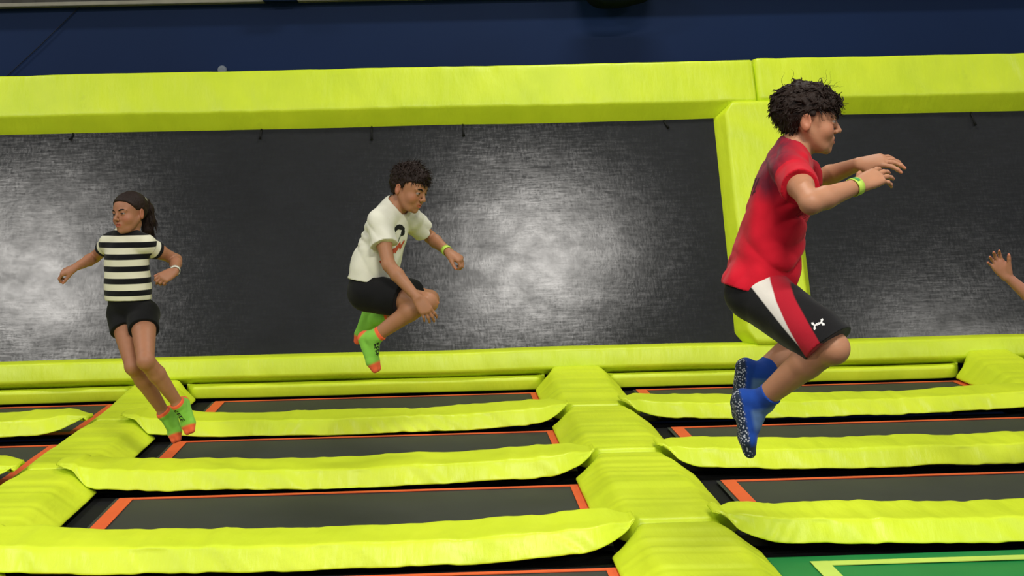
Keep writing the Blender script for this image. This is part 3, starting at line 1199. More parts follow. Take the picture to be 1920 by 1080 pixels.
class Person:
    """joint dictionary -> one continuous body with clothes as children.
    P pelvis, N neck base, HC head centre, SR SL shoulders, ER EL elbows, WR WL wrists, HR HL hips, KR KL knees, AR AL ankles"""
    def __init__(self, J, s, head_f, head_u, head_s, base, label, skin, mouth=0.0, look=None, smile=0.0):
        self.J, self.s, self.skin, self.head_s = J, s, skin, head_s
        self.root = empty('person', base)
        tag(self.root, label, 'person')
        up = unit(J['N'] - J['P'])
        r = J['HR'] - J['HL']
        self.r_p = unit(r - up * (r @ up))
        self.up = up
        self.f_p = np.cross(up, self.r_p)
        r = J['SR'] - J['SL']
        self.r_c = unit(r - up * (r @ up))
        self.f_c = np.cross(up, self.r_c)
        self.head_f, self.head_u = unit(head_f), head_u
        self.HF, self.HRm, self.hw, self.eyes = head_field(J['HC'], self.head_f, head_u, head_s, mouth, smile)
        self.look = look if look is not None else self.head_f
        self.tips = []

    def lerp(self, t):
        return self.J['P'] * (1 - t) + self.J['N'] * t

    def frame(self, t):
        r = unit(self.r_p * (1 - t) + self.r_c * t)
        f = np.cross(self.up, r)
        return np.stack([f, r, self.up])

    def torso(self, g=0.0, slim=1.0):
        s = self.s
        J = self.J
        F = Field()
        Lt = np.linalg.norm(J['N'] - J['P'])
        F.add(f_ell(self.lerp(0.66), self.frame(1), np.array((0.082 * s, 0.118 * s * slim, 0.36 * Lt)) + g), 0.0)
        F.add(f_ell(self.lerp(0.36), self.frame(0.4), np.array((0.074 * s, 0.104 * s * slim, 0.34 * Lt)) + g), 0.05)
        F.add(f_ell(self.lerp(0.03), self.frame(0), np.array((0.080 * s, 0.114 * s, 0.095 * s)) + g), 0.05)
        n = J['N'] - self.up * 0.035 * s
        for k in ('SR', 'SL'):
            sh = J[k]
            F.add(f_cone(n, sh, 0.050 * s + g, 0.043 * s + g), 0.035)
            F.add(f_cone(J['N'] + self.up * 0.02 * s, sh + self.up * 0.005, 0.034 * s + g, 0.034 * s + g), 0.03)
        for k, sg in (('HR', 1), ('HL', -1)):
            F.add(f_sph(J[k] - self.f_p * 0.035 * s + self.r_p * sg * -0.012, 0.070 * s + g), 0.03)
        return F

    def arms(self, F):
        s, J = self.s, self.J
        for q in 'RL':
            sh, el, wr = J['S' + q], J['E' + q], J['W' + q]
            F.add(f_cone(sh, el, 0.041 * s, 0.0315 * s), 0.02)
            m = sh * 0.55 + el * 0.45
            F.add(f_sph(m, 0.039 * s), 0.02)
            f1 = el * 0.70 + wr * 0.30
            F.add(f_cone(el, f1, 0.0315 * s, 0.0335 * s), 0.012)
            F.add(f_cone(f1, wr, 0.0335 * s, 0.0215 * s), 0.010)

    def legs(self, F):
        s, J = self.s, self.J
        for q in 'RL':
            h, kn, an = J['H' + q], J['K' + q], J['A' + q]
            F.add(f_cone(h, kn, 0.076 * s, 0.045 * s), 0.025)
            ax = unit(np.cross(unit(kn - h), unit(an - kn)))
            t = unit(an - kn)
            back = unit(-np.cross(ax, t)) if np.linalg.norm(np.cross(unit(kn - h), unit(an - kn))) > 0.1 else -self.f_p
            # the calf lies on the side the thigh folds to
            if back @ (h - kn) < 0:
                back = -back
            c = kn * 0.68 + an * 0.32 + back * 0.010 * s
            F.add(f_cone(kn, c, 0.044 * s, 0.046 * s), 0.012)
            F.add(f_cone(c, an, 0.047 * s, 0.0285 * s), 0.012)
            F.add(f_sph(kn - back * 0.008 * s + unit(kn - h) * 0.004 * s, 0.0425 * s), 0.015)

    def build_body(self, h, hands, feet, hair_skip=None):
        s, J = self.s, self.J
        F = self.torso()
        self.legs(F)
        hb = J['HC'] + (V3(-0.022, 0, -0.055) * self.head_s) @ self.HRm
        F.add(f_cone(J['N'] - self.up * 0.03 * s, hb, 0.050 * s, 0.043 * self.head_s), 0.03)
        F.extend(self.HF)
        self.arms(F)
        for q, a in hands.items():
            self.tips += hand_field(F, J['W' + q], right=(q == 'R'), s=s, **a)
        for q, (D, N) in feet.items():
            foot_field(F, J['A' + q], D, N, s)
        V, Q = F.surface(h)
        V = smooth_verts(V, Q, 1)
        col = head_tint(V, J['HC'], self.HRm, self.head_s, self.skin)
        # finger tips a touch lighter and pinker
        tipc = np.array(srgb(min(255, self.skin[0] * 1.16), self.skin[1] * 1.02, self.skin[2] * 1.02))
        for p, d in self.tips:
            a = (np.clip(1 - np.linalg.norm(V - p, axis=1) / (0.020 * s), 0, 1) ** 0.7 * 0.7)[:, None]
            col = col * (1 - a) + tipc * a
        o = big_mesh('body', V, Q, M['skin'], self.root, {'tint': col})
        self.bvh = BVHTree.FromPolygons([Vector(v) for v in V], [tuple(q) for q in Q])
        add_eyes(self.eyes, self.head_f, self.look, self.head_s, self.root)
        add_brows(self.hw, self.head_s, self.root, self.bvh, None, self.head_f)
        self.bodyF = F
        return o

    def band(self, q, t, width, mat, name='wristband', r=0.0265):
        """band around a wrist"""
        el, wr = self.J['E' + q], self.J['W' + q]
        c = el * (1 - t) + wr * t
        d = unit(wr - el)
        a = unit(np.cross(d, V3(0.2, 0.1, 1)))
        b = np.cross(d, a)
        rings = []
        for (o, rr) in ((-0.5, r), (-0.5, r + 0.0022), (0.5, r + 0.0016), (0.5, r - 0.0006)):
            ang = np.arange(28) * 2 * math.pi / 28
            rings.append(c + d * o * width + rr * (np.cos(ang)[:, None] * a + np.sin(ang)[:, None] * b * 0.94))
        V = np.concatenate(rings)
        Q = [(i * 28 + k, i * 28 + (k + 1) % 28, ((i + 1) % 4) * 28 + (k + 1) % 28, ((i + 1) % 4) * 28 + k) for i in range(4) for k in range(28)]
        return big_mesh(name, V, np.array(Q), mat, self.root)

    # ---- clothes
    def shirt(self, h, mat, hem_t, depth=1.0, sleeve=0.5, loose=0.012, hem_n=None, flare=0.012, neck=0.056, fold=0.006, band=None, sl_r=0.054, name='shirt', collar=0.0, hemg=0.0, neck_off=(0.01, 0.0), slim=1.0, hem_shift=0.0):
        s, J = self.s, self.J
        F = self.torso(loose, slim)
        Lt = np.linalg.norm(J['N'] - J['P'])
        F.add(f_ell(self.lerp(0.25) - self.f_p * 0.004, self.frame(0.2), np.array((0.082 * s * depth, 0.115 * s * slim, 0.34 * Lt)) + loose + flare), 0.04)
        if hemg:
            F.add(f_ell(self.lerp(0.02), self.frame(0), np.array((0.080 * s, 0.114 * s, 0.125 * s)) + loose + hemg), 0.03)
            for k, sg in (('HR', 1), ('HL', -1)):
                F.add(f_sph(J[k] - self.f_p * 0.035 * s - self.r_p * sg * 0.012, 0.070 * s + loose + hemg), 0.03)
        sleeves = []
        for q in 'RL':
            sh, el = J['S' + q], J['E' + q]
            a = unit(el - sh)
            cut = sh + (el - sh) * sleeve
            fc, c, R = f_cone(sh, sh + (el - sh) * (sleeve + 0.15), (sl_r - 0.004) * s, sl_r * 1.06 * s)
            F.add(((lambda P, fc=fc, cut=cut, a=a: np.maximum(fc(P), (P - cut) @ a)), c, R), 0.022)
            sleeves.append((sh, a, cut, fc))
        if collar:
            hd0 = unit(J['HC'] - J['N'])
            F.add(f_cone(J['N'] - hd0 * 0.02, J['N'] + hd0 * collar, (neck + 0.020) * s, (neck + 0.012) * s), 0.02)
        off = np.array([3.1, 7.7, 1.3]) * (hem_t + 2)
        up, fr = self.up, self.f_c

        def folds(P, d):
            q = P * 9.0 + off
            wv = noise3(q * 0.7) * 3.0
            a, b, c = P @ up, P @ self.r_c, P @ self.f_c
            m1 = np.clip(noise3(q * 0.55 + 5) * 2.4 + 0.55, 0.05, 1)
            m2 = np.clip(noise3(q * 0.55 + 17) * 2.4 + 0.45, 0.0, 1)
            f1 = np.sin(a * 30 + c * 22 + b * 9 + wv * 2.4)
            f2 = np.sin(a * -20 + c * 36 + b * 7 + wv * 2.2)
            fade = np.clip((np.linalg.norm(P - J['N'], axis=-1) - 0.05) / 0.10, 0.08, 1)
            return d + fold * fade * ((1 - np.abs(f1) * 2) * 0.40 * m1 + (1 - np.abs(f2) * 2) * 0.38 * m2 + noise3(q * 2.1 + wv[..., None]) * 0.6)
        F.fn(folds)
        thick = 0.010
        hp = self.lerp(hem_t)
        hn = unit(-up if hem_n is None else hem_n)
        F.fn(lambda P, d: np.maximum(d, -(d + thick)))
        F.keep(lambda P: (P - hp) @ hn + 0.006 * noise3(P * 14), 0.002)
        nb = J['N'] + self.f_c * neck_off[0]
        hd = unit(J['HC'] - J['N'])
        F.sub(f_cone(nb - hd * 0.02 + hd * neck_off[1], nb + hd * 0.16, neck * s, (neck + 0.012) * s), 0.004)
        V, Q = F.surface(h)
        V = smooth_verts(V, Q, 1)
        # cloth coordinates: height on the torso or along a sleeve, and how far around
        hgt = (V - J['P']) @ up
        sl = np.zeros(len(V))
        tor = self.torso(loose, slim)(V)
        for (sh, a, cut, fc) in sleeves:
            m = (fc(V) < tor - 0.004) & ((V - sh) @ a > 0.035 * s)
            hgt = np.where(m, (cut - V) @ a, hgt)
            sl = np.where(m, 1.0, sl)
        cc = np.stack([hgt, (V - self.lerp(0.5)) @ self.f_c, (V - self.lerp(0.5)) @ self.r_c], 1)
        o = big_mesh(name, V, Q, mat, self.root, {'cloth': cc, 'sleeve': sl})
        self.shirt_o = o
        self.shirt_bvh = BVHTree.FromPolygons([Vector(v) for v in V], [tuple(x) for x in Q])
        return o

    def shorts(self, h, mat, waist_t, t_cut, r0, r1, grow=0.012, tilt=0.0, tilt2=0.0, fold=0.005, name='shorts', waist_n=None):
        s, J = self.s, self.J
        F = Field()
        F.add(f_ell(self.lerp(0.03), self.frame(0), np.array((0.080 * s, 0.114 * s, 0.10 * s)) + grow), 0.0)
        F.add(f_ell(self.lerp(0.16), self.frame(0.1), np.array((0.076 * s, 0.108 * s, 0.10 * s)) + grow), 0.03)
        for k, sg in (('HR', 1), ('HL', -1)):
            F.add(f_sph(J[k] - self.f_p * 0.035 * s - self.r_p * sg * 0.012, 0.070 * s + grow), 0.03)
        self.qa = {}
        for q in 'RL':
            hp, kn = J['H' + q], J['K' + q]
            a = unit(kn - hp)
            side = self.r_p * (1 if q == 'R' else -1)
            fr = unit(np.cross(side, a)) if q == 'L' else unit(np.cross(a, side))
            if fr @ (self.f_p + self.up) < 0:
                fr = -fr
            self.qa[q] = (a, fr)
            n = unit(a - fr * tilt - unit(side - a * (side @ a)) * tilt2)
            cut = hp + (kn - hp) * t_cut
            fc, c, R = f_cone(hp, hp + (kn - hp) * (t_cut + 0.25), r0 * s, r1 * s)
            F.add(((lambda P, fc=fc, cut=cut, n=n: np.maximum(fc(P), (P - cut) @ n)), c, R), 0.02)
        up = self.up

        def folds(P, d):
            q = P * 8.0 + 3.3
            wv = noise3(q) * 2.0
            return d + fold * (np.sin((P @ self.f_p) * 30 + (P @ up) * 22 + wv * 3) * 0.30 + noise3(q * 2.1) * 0.8)
        F.fn(folds)
        # leg openings show the leg inside
        F.fn(lambda P, d: np.maximum(d, -(d + 0.012)))
        wn = up if waist_n is None else waist_n
        F.plane(self.lerp(waist_t), wn, 0.003)
        V, Q = F.surface(h)
        V = smooth_verts(V, Q, 1)
        at = np.zeros((len(V), 3))
        hR, kR = J['HR'], J['KR']
        a, fr = self.qa['R']
        L = np.linalg.norm(kR - hR)
        at[:, 0] = ((V - hR) @ a) / L
        at[:, 1] = (V - hR) @ fr
        at[:, 2] = (V - J['P']) @ self.r_p
        o = big_mesh(name, V, Q, mat, self.root, {'cloth': at})
        self.shorts_bvh = BVHTree.FromPolygons([Vector(v) for v in V], [tuple(x) for x in Q])
        return o

    def sock(self, q, D, N, cuff, mat, h=0.0028, grow=0.0035):
        s, J = self.s, self.J
        an, kn = J['A' + q], J['K' + q]
        F = Field()
        foot_field(F, an, D, N, s, grow)
        c = an + unit(kn - an) * cuff
        F.add(f_cone(an, an + unit(kn - an) * (cuff + 0.02), 0.0300 * s + grow, 0.034 * s + grow), 0.012)
        F.fn(lambda P, d: d + 0.0016 * noise3(P * 60))
        F.plane(c, unit(kn - an), 0.003)
        V, Q = F.surface(h)
        V = smooth_verts(V, Q, 1)
        D = unit(D)
        N = unit(N - D * (N @ D))
        T = np.cross(D, N)
        at = np.stack([(V - an) @ D, (V - an) @ T, (V - an) @ N], 1) / s
        cf = (c - V) @ unit(kn - an)
        return big_mesh('sock', V, Q, mat, self.root, {'cloth': at, 'cuff': cf})


def strands(pts, dirs, length, rad, curl, rs, grav=V3(0, 0, -1), gw=0.4, seg=6, sides=4, comb=None):
    """tapered hair locks as one vertex/face set"""
    Vs, Qs = [], []
    n = 0
    for p, d in zip(pts, dirs):
        L = length * rs.uniform(0.6, 1.25)
        r0 = rad * rs.uniform(0.7, 1.3)
        ph = rs.uniform(0, 6.28)
        fq = rs.uniform(0.7, 1.3)
        a = unit(np.cross(d, V3(0.31, 0.52, 0.8)))
        b = np.cross(d, a)
        pos = p.copy()
        rings = []
        dd = d.copy()
        for i in range(seg + 1):
            t = i / seg
            off = (a * math.cos(ph + t * 5 * fq) + b * math.sin(ph + t * 5 * fq)) * curl * t
            c = pos + off
            r = r0 * (1 - 0.85 * t)
            ang = np.arange(sides) * 2 * math.pi / sides
            rings.append(c + r * (np.cos(ang)[:, None] * a + np.sin(ang)[:, None] * b))
            dd = unit(dd + (grav * gw + (comb if comb is not None else 0)) / seg * 1.5)
            pos = pos + dd * L / seg
        Vs.append(np.concatenate(rings))
        for i in range(seg):
            for k in range(sides):
                Qs.append((n + i * sides + k, n + i * sides + (k + 1) % sides, n + (i + 1) * sides + (k + 1) % sides, n + (i + 1) * sides + k))
        n += (seg + 1) * sides
    return np.concatenate(Vs), np.array(Qs)


def sample_surface(V, Q, n, rs, cond=None):
    c = V[Q].mean(1)
    nr = np.cross(V[Q[:, 2]] - V[Q[:, 0]], V[Q[:, 3]] - V[Q[:, 1]])
    nr /= np.maximum(1e-12, np.linalg.norm(nr, axis=1))[:, None]
    idx = np.arange(len(Q))
    if cond is not None:
        idx = idx[cond(c, nr)]
    pick = rs.choice(idx, min(n, len(idx)), replace=False)
    return c[pick], nr[pick]


def decal(name, polys, to_world, direction, bvh, mat, parent, lift=0.0012, step=0.003, hit_only=True):
    """flat print: 2-D polygons filled by a fine grid, laid onto a surface by casting along direction"""
    Vs, Fs = [], []
    for poly in polys:
        poly = np.array(poly, float)
        lo, hi = poly.min(0), poly.max(0)
        nx, ny = max(2, int((hi[0] - lo[0]) / step) + 1), max(2, int((hi[1] - lo[1]) / step) + 1)
        gx, gy = np.linspace(lo[0], hi[0], nx + 1), np.linspace(lo[1], hi[1], ny + 1)

        def inside(p):
            c = False
            j = len(poly) - 1
            for i in range(len(poly)):
                if (poly[i][1] > p[1]) != (poly[j][1] > p[1]) and p[0] < (poly[j][0] - poly[i][0]) * (p[1] - poly[i][1]) / (poly[j][1] - poly[i][1]) + poly[i][0]:
                    c = not c
                j = i
            return c
        cache = {}

        def vid(i, j):
            if (i, j) not in cache:
                w = to_world(gx[i], gy[j])
                hit = bvh.ray_cast(Vector(w), Vector(direction), 0.6)
                if hit[0] is None:
                    cache[(i, j)] = -1
                else:
                    cache[(i, j)] = len(Vs)
                    Vs.append(np.array(hit[0]) - unit(direction) * lift)
            return cache[(i, j)]
        for i in range(nx):
            for j in range(ny):
                if inside(((gx[i] + gx[i + 1]) / 2, (gy[j] + gy[j + 1]) / 2)):
                    q = (vid(i, j), vid(i + 1, j), vid(i + 1, j + 1), vid(i, j + 1))
                    if min(q) >= 0:
                        Fs.append(q)
    if not Fs:
        print('DECAL EMPTY', name)
        return None
    off = np.array(parent.location) if parent.parent is None else np.array(parent.parent.location)
    return mesh_obj(name, np.array(Vs) - off, Fs, mat, parent)


def mat_cloth_attr(name):
    t = NT(name)
    at = t.n('ShaderNodeAttribute', attribute_name='cloth')
    sp = t.n('ShaderNodeSeparateXYZ', {0: at.outputs['Vector']})
    return t, sp.outputs[0], sp.outputs[1], sp.outputs[2]


def step_up(t, v, edge, w=0.002):
    return t.ramp(v, edge - w, edge + w)


def finish_cloth(t, col, rough=0.85, sheen=0.08):
    t.set(Base_Color=col, Roughness=rough, Specular_IOR_Level=0.2, Sheen_Weight=sheen)
    t.bump(t.math('ADD', t.math('MULTIPLY', t.noise(22, 3), 0.6), t.math('MULTIPLY', t.noise(400, 2), 0.06)), 0.25, 0.012)
    return t.m


def mat_red_shirt():
    t, hgt, fwd, lat = mat_cloth_attr('red_shirt_fabric')
    f = t.noise(14, 4)
    red = t.mix(f, srgb(176, 10, 30), srgb(206, 18, 42))
    # dark faded print over the upper back and shoulder
    back = t.math('SUBTRACT', 1.0, t.ramp(fwd, -0.035, 0.035))
    hi = t.ramp(hgt, 0.25, 0.31)
    sl = t.n('ShaderNodeAttribute', attribute_name='sleeve').outputs['Fac']
    m = t.math('MULTIPLY', t.math('MULTIPLY', back, hi), t.math('SUBTRACT', 1.0, sl))
    m = t.math('MULTIPLY', m, t.math('MULTIPLY_ADD', t.noise(40, 4, (1, 1, 0.4)), 1.2, 0.35), clamp=True)
    return finish_cloth(t, t.mix(t.math('MULTIPLY', m, 0.85), red, srgb(78, 22, 42)))


def mat_red_shorts():
    t, tt, q, lat = mat_cloth_attr('black_shorts_with_side_panels')
    blk = srgb(14, 14, 15)
    red = srgb(168, 16, 36)
    wht = srgb(214, 208, 196)
    # side panels of the right leg, bounded by lines q = a + b t
    line = lambda a, b: t.math('SUBTRACT', q, t.math('MULTIPLY_ADD', tt, b, a))
    side = step_up(t, lat, 0.035, 0.004)
    w_lo = step_up(t, line(0.010, -0.075), 0)
    r_lo = step_up(t, line(0.078, -0.155), 0)
    r_hi = step_up(t, line(0.112, -0.115), 0)
    c = t.mix(t.math('MULTIPLY', w_lo, side), blk, wht)
    c = t.mix(t.math('MULTIPLY', r_lo, side), c, red)
    c = t.mix(t.math('MULTIPLY', r_hi, side), c, blk)
    return finish_cloth(t, c, 0.7)


def mat_stripes():
    t, hgt, fwd, lat = mat_cloth_attr('black_and_cream_striped_knit')
    ph = t.math('FRACT', t.math('DIVIDE', t.math('ADD', hgt, 0.0095), 0.0635))
    m = t.math('MULTIPLY', step_up(t, ph, 0.03, 0.02), t.math('SUBTRACT', 1.0, step_up(t, ph, 0.50, 0.02)))
    return finish_cloth(t, t.mix(m, srgb(226, 222, 196), srgb(13, 13, 16)))


def mat_blue_sock():
    t, d, tr, n = mat_cloth_attr('blue_grip_sock_knit')
    blue, dark, grey = srgb(24, 66, 148), srgb(34, 46, 62), srgb(88, 118, 150)
    tc = t.n('ShaderNodeAttribute', attribute_name='cloth')
    vor = t.n('ShaderNodeTexVoronoi', {'Vector': tc.outputs['Vector'], 'Scale': 130.0})
    dots = t.math('SUBTRACT', 1.0, t.ramp(vor.outputs['Distance'], 0.30, 0.42))
    sole = t.math('SUBTRACT', 1.0, step_up(t, n, -0.050, 0.004))
    toe = step_up(t, d, 0.118, 0.004)
    dk = t.math('MAXIMUM', sole, toe)
    arch = t.math('MULTIPLY', step_up(t, n, -0.028, 0.006), t.math('MULTIPLY', step_up(t, d, 0.010, 0.006), t.math('SUBTRACT', 1.0, step_up(t, d, 0.075, 0.01))))
    c = t.mix(t.math('MULTIPLY', arch, 0.75), blue, grey)
    c = t.mix(dk, c, dark)
    c = t.mix(t.math('MULTIPLY', t.math('MULTIPLY', dots, sole), 0.85), c, srgb(196, 200, 205))
    return finish_cloth(t, c, 0.85)


def mat_lime_sock():
    t, d, tr, n = mat_cloth_attr('lime_grip_sock_knit')
    lime, org = srgb(132, 196, 70), srgb(240, 104, 62)
    cf = t.n('ShaderNodeAttribute', attribute_name='cuff').outputs['Fac']
    toe = step_up(t, d, 0.112, 0.006)
    heel = t.math('SUBTRACT', 1.0, step_up(t, t.math('ADD', d, t.math('MULTIPLY', n, 0.5)), -0.050, 0.005))
    cuff = t.math('SUBTRACT', 1.0, step_up(t, cf, 0.016, 0.002))
    m = t.math('MAXIMUM', t.math('MAXIMUM', toe, heel), cuff)
    return finish_cloth(t, t.mix(m, lime, org), 0.85)


M['redshirt'] = mat_red_shirt()
M['redshorts'] = mat_red_shorts()
M['stripes'] = mat_stripes()
M['bluesock'] = mat_blue_sock()
M['limesock'] = mat_lime_sock()
M['whiteshirt'] = cloth_mat('white_cotton', (228, 226, 206))
M['blackcloth'] = cloth_mat('black_fabric', (13, 13, 14), 0.8, 0.05)
M['navycloth'] = cloth_mat('navy_fabric', (36, 44, 70))
M['limeband'] = simple_mat('lime_wristband', (190, 224, 84), 0.5, 0.1, 60)
M['whiteband'] = simple_mat('white_wristband', (226, 224, 206), 0.35, 0.1, 60)
M['greenprint'] = simple_mat('green_print', (70, 150, 80), 0.6, 0.1, 60)
M['blackprint'] = simple_mat('black_print', (16, 18, 18), 0.7, 0.1, 60)
M['redprint'] = simple_mat('orange_red_print', (196, 82, 52), 0.7, 0.2, 60)
M['greyprint'] = simple_mat('grey_print', (120, 128, 110), 0.7, 0.2, 60)
M['whiteprint'] = simple_mat('white_print', (228, 226, 222), 0.6, 0.05, 60)
M['maroonprint'] = simple_mat('dark_maroon_print', (72, 14, 30), 0.8, 0.2, 60)
M['darkhair'] = hair_mat('dark_brown_hair', (44, 30, 23))
M['brownhair'] = hair_mat('brown_hair', (46, 31, 24))


def hair_cap(p, thick, mask, h=0.0026, disp=0.006, freq=70, extra=None):
    """hair volume over the skull; mask(q) in head coordinates says where hair may be (negative = hair)"""
    C, R, s = p.J['HC'], p.HRm, p.head_s
    F = Field()
    F.add(f_ell(p.hw(-0.014, 0, 0.032), R, (np.array((0.092, 0.0745, 0.079)) + np.array(thick)) * s), 0.0)
    F.add(f_ell(p.hw(0.026, 0, 0.036), R, (np.array((0.056, 0.062, 0.052)) + np.array(thick) * 0.8) * s), 0.02)
    if extra:
        for (c, r, k) in extra:
            F.add(f_sph(p.hw(*c), r * s), k)
    F.fn(lambda P, d: d + disp * (noise3(P * freq + 11) + 0.6 * noise3(P * freq * 2.1)))
    F.keep(lambda P: mask(((P - C) @ R.T) / s) * s, 0.006)
    V, Q = F.surface(h)
    return V, Q


# ------------------------------------------------------------------ boy in red
RY = 3.73
J = {}
J['P'] = px_at(1424, 535, RY)
J['N'] = px_at(1484, 290, RY)
J['HC'] = px_at(1513, 226, RY)
J['SR'] = px_at(1484, 322, RY - 0.135)
J['SL'] = px_at(1486, 320, RY + 0.120)
J['ER'] = bone(J['SR'], 1520, 381, 0.235, -1)
J['WR'] = bone(J['ER'], 1612, 347, 0.205, 1)
J['EL'] = bone(J['SL'], 1536, 336, 0.235, 1)
J['WL'] = bone(J['EL'], 1609, 308, 0.205, -1)
J['HR'] = px_at(1430, 556, RY - 0.080)
J['HL'] = px_at(1426, 548, RY + 0.080)
J['KR'] = bone(J['HR'], 1560, 650, 0.335, -1)
J['AR'] = bone(J['KR'], 1421, 756, 0.325, 1)
J['KL'] = bone(J['HL'], 1534, 622, 0.335, 1)
J['AL'] = bone(J['KL'], 1420, 702, 0.300, -1)
red = Person(J, 1.0, (1, -0.14, -0.06), (0.10, 0, 1), 1.0, px_at(1424, 860, RY),
             'boy mid-jump in red shirt, black shorts and blue socks, arms stretched forward', (178, 126, 94), 0.002)


def side_dir(a, b, Y):
    return px_at(b[0], b[1], Y) - px_at(a[0], a[1], Y)


YR = J['AR'][1]
fR = (side_dir((1393, 748), (1414, 858), YR), V3(1, -0.10, 0.2))
fL = (side_dir((1400, 690), (1392, 800), RY), V3(1, 0.05, 0.1))
hR = dict(D=side_dir((1612, 347), (1690, 316), RY) + V3(0, 0.06, 0), Nb=V3(-0.25, -0.75, 0.70), curl=(0.22, 0.18, 0.22, 0.40), mid=0.22, splay=0.16, thumb=(0.75, 0.35, 0.2))
hL = dict(D=side_dir((1609, 308), (1664, 298), RY) + V3(0, -0.06, 0), Nb=V3(-0.2, -0.55, 0.78), curl=(0.20, 0.22, 0.3, 0.35), mid=0.35, splay=0.18, thumb=(0.8, 0.3, 0.2))
red.build_body(0.0034, {'R': hR, 'L': hL}, {'R': fR, 'L': fL})
red.shirt(0.0040, M['redshirt'], -0.06, sleeve=0.50, loose=0.011, flare=0.010, depth=0.95, fold=0.019, sl_r=0.057, hem_n=unit(-red.up * 1.0 + V3(-0.05, 0, 0)), neck=0.054, hemg=0.012)
red.shorts(0.0040, M['redshorts'], 0.14, 0.96, 0.090, 0.076, grow=0.012, tilt=0.35, tilt2=0.55, fold=0.006)
tag(red.sock('R', *fR, 0.062, M['bluesock']), 'blue grip sock with dotted white sole')
tag(red.sock('L', *fL, 0.060, M['bluesock']), 'blue grip sock with dotted white sole')
band = red.band('R', 0.90, 0.024, M['limeband'], r=0.0275)


# curly dark hair
def red_mask(q):
    x, y, z = q[..., 0], q[..., 1], q[..., 2]
    line = np.interp(x, [-0.12, -0.06, -0.036, -0.028, 0.010, 0.018, 0.05, 0.12], [-0.062, -0.060, -0.035, 0.012, 0.012, 0.030, 0.026, 0.034])
    return line - z + 0.012 * noise3(q * 75)


rs = np.random.default_rng(3)
V, Q = hair_cap(red, (0.007, 0.007, 0.012), red_mask, disp=0.010, freq=42,
                extra=[((0.055, 0.02, 0.075), 0.028, 0.02), ((0.075, -0.02, 0.055), 0.024, 0.02), ((0.02, -0.03, 0.090), 0.030, 0.02), ((-0.03, 0.0, 0.09), 0.032, 0.02), ((-0.070, 0, 0.06), 0.036, 0.02)])
rel = lambda c: ((c - red.J['HC']) @ red.HRm.T) / red.head_s
pts, nr = sample_surface(V, Q, 420, rs, lambda c, n: rel(c)[:, 2] > 0.025)
S1 = strands(pts - nr * 0.001, np.array([unit(n * 0.12 + rs.normal(0, 0.25, 3) + np.cross(n, V3(0.3, 1, 0.4)) * 1.0) for n in nr]), 0.030, 0.0052, 0.007, rs, gw=0.5)
pts, nr = sample_surface(V, Q, 160, rs, lambda c, n: (rel(c)[:, 0] > 0.045) & (rel(c)[:, 2] > 0.03))
S2 = strands(pts - nr * 0.004, np.array([unit(n + rs.normal(0, 0.5, 3) + V3(0.3, 0, -0.4)) for n in nr]), 0.028, 0.0034, 0.010, rs, gw=1.2)
pts, nr = sample_surface(V, Q, 9, rs, lambda c, n: (rel(c)[:, 2] > 0.10))
S3 = strands(pts, np.array([unit(n + rs.normal(0, 0.3, 3)) for n in nr]), 0.045, 0.0013, 0.014, rs, gw=0.0)
pts, nr = sample_surface(V, Q, 420, rs, lambda c, n: (rel(c)[:, 2] < 0.05) & (rel(c)[:, 0] < 0.0))
S4 = strands(pts - nr * 0.003, np.array([unit(n * 0.35 + rs.normal(0, 0.3, 3) + V3(-0.1, 0, -0.9)) for n in nr]), 0.020, 0.0020, 0.003, rs, gw=0.5)


def join_sets(sets):
    Vs, Qs, n = [], [], 0
    for v, q in sets:
        Vs.append(v)
        Qs.append(q + n)
        n += len(v)
    return np.concatenate(Vs), np.concatenate(Qs)


hair = big_mesh('hair', *join_sets([(V, Q), S1, S2, S3, S4]), M['darkhair'], red.root)
tag(hair, 'short dark curly hair')

# emblem near the hem of the shorts: two interlocked arcs
aR, frR = red.qa['R']
outw = red.r_p
side_n = unit(outw - aR * (outw @ aR))


def on_thigh(t, q):
    L = np.linalg.norm(J['KR'] - J['HR'])
    return lambda x, y: J['HR'] + aR * (t * L) + frR * q + side_n * 0.25 + U_x * x + U_y * y


U_x = unit(V3(1, 0, 0.12) - side_n * (V3(1, 0, 0.12) @ side_n))
U_y = unit(np.cross(side_n, U_x))
if U_y[2] < 0:
    U_y = -U_y


def arc_poly(cx, cy, rx, ry, a0, a1, w0, w1, n=12):
    o, i = [], []
    for k in range(n + 1):
        a = a0 + (a1 - a0) * k / n
        ww = w0 + (w1 - w0) * math.sin(math.pi * k / n)
        o.append((cx + (rx + ww / 2) * math.cos(a), cy + (ry + ww / 2) * math.sin(a)))
        i.append((cx + (rx - ww / 2) * math.cos(a), cy + (ry - ww / 2) * math.sin(a)))
    return o + i[::-1]


logo = [arc_poly(0, 0.0115, 0.0135, 0.0140, math.radians(168), math.radians(372), 0.0065, 0.0045),
        arc_poly(0, -0.0115, 0.0135, 0.0140, math.radians(-12), math.radians(192), 0.0065, 0.0045)]
shorts_o = [o for o in red.root.children if o.name.startswith('shorts')][0]
tag(decal('emblem', logo, on_thigh(0.92, 0.030), -side_n, red.shorts_bvh, M['whiteprint'], shorts_o, step=0.0014), 'small white emblem of two interlocked arcs')
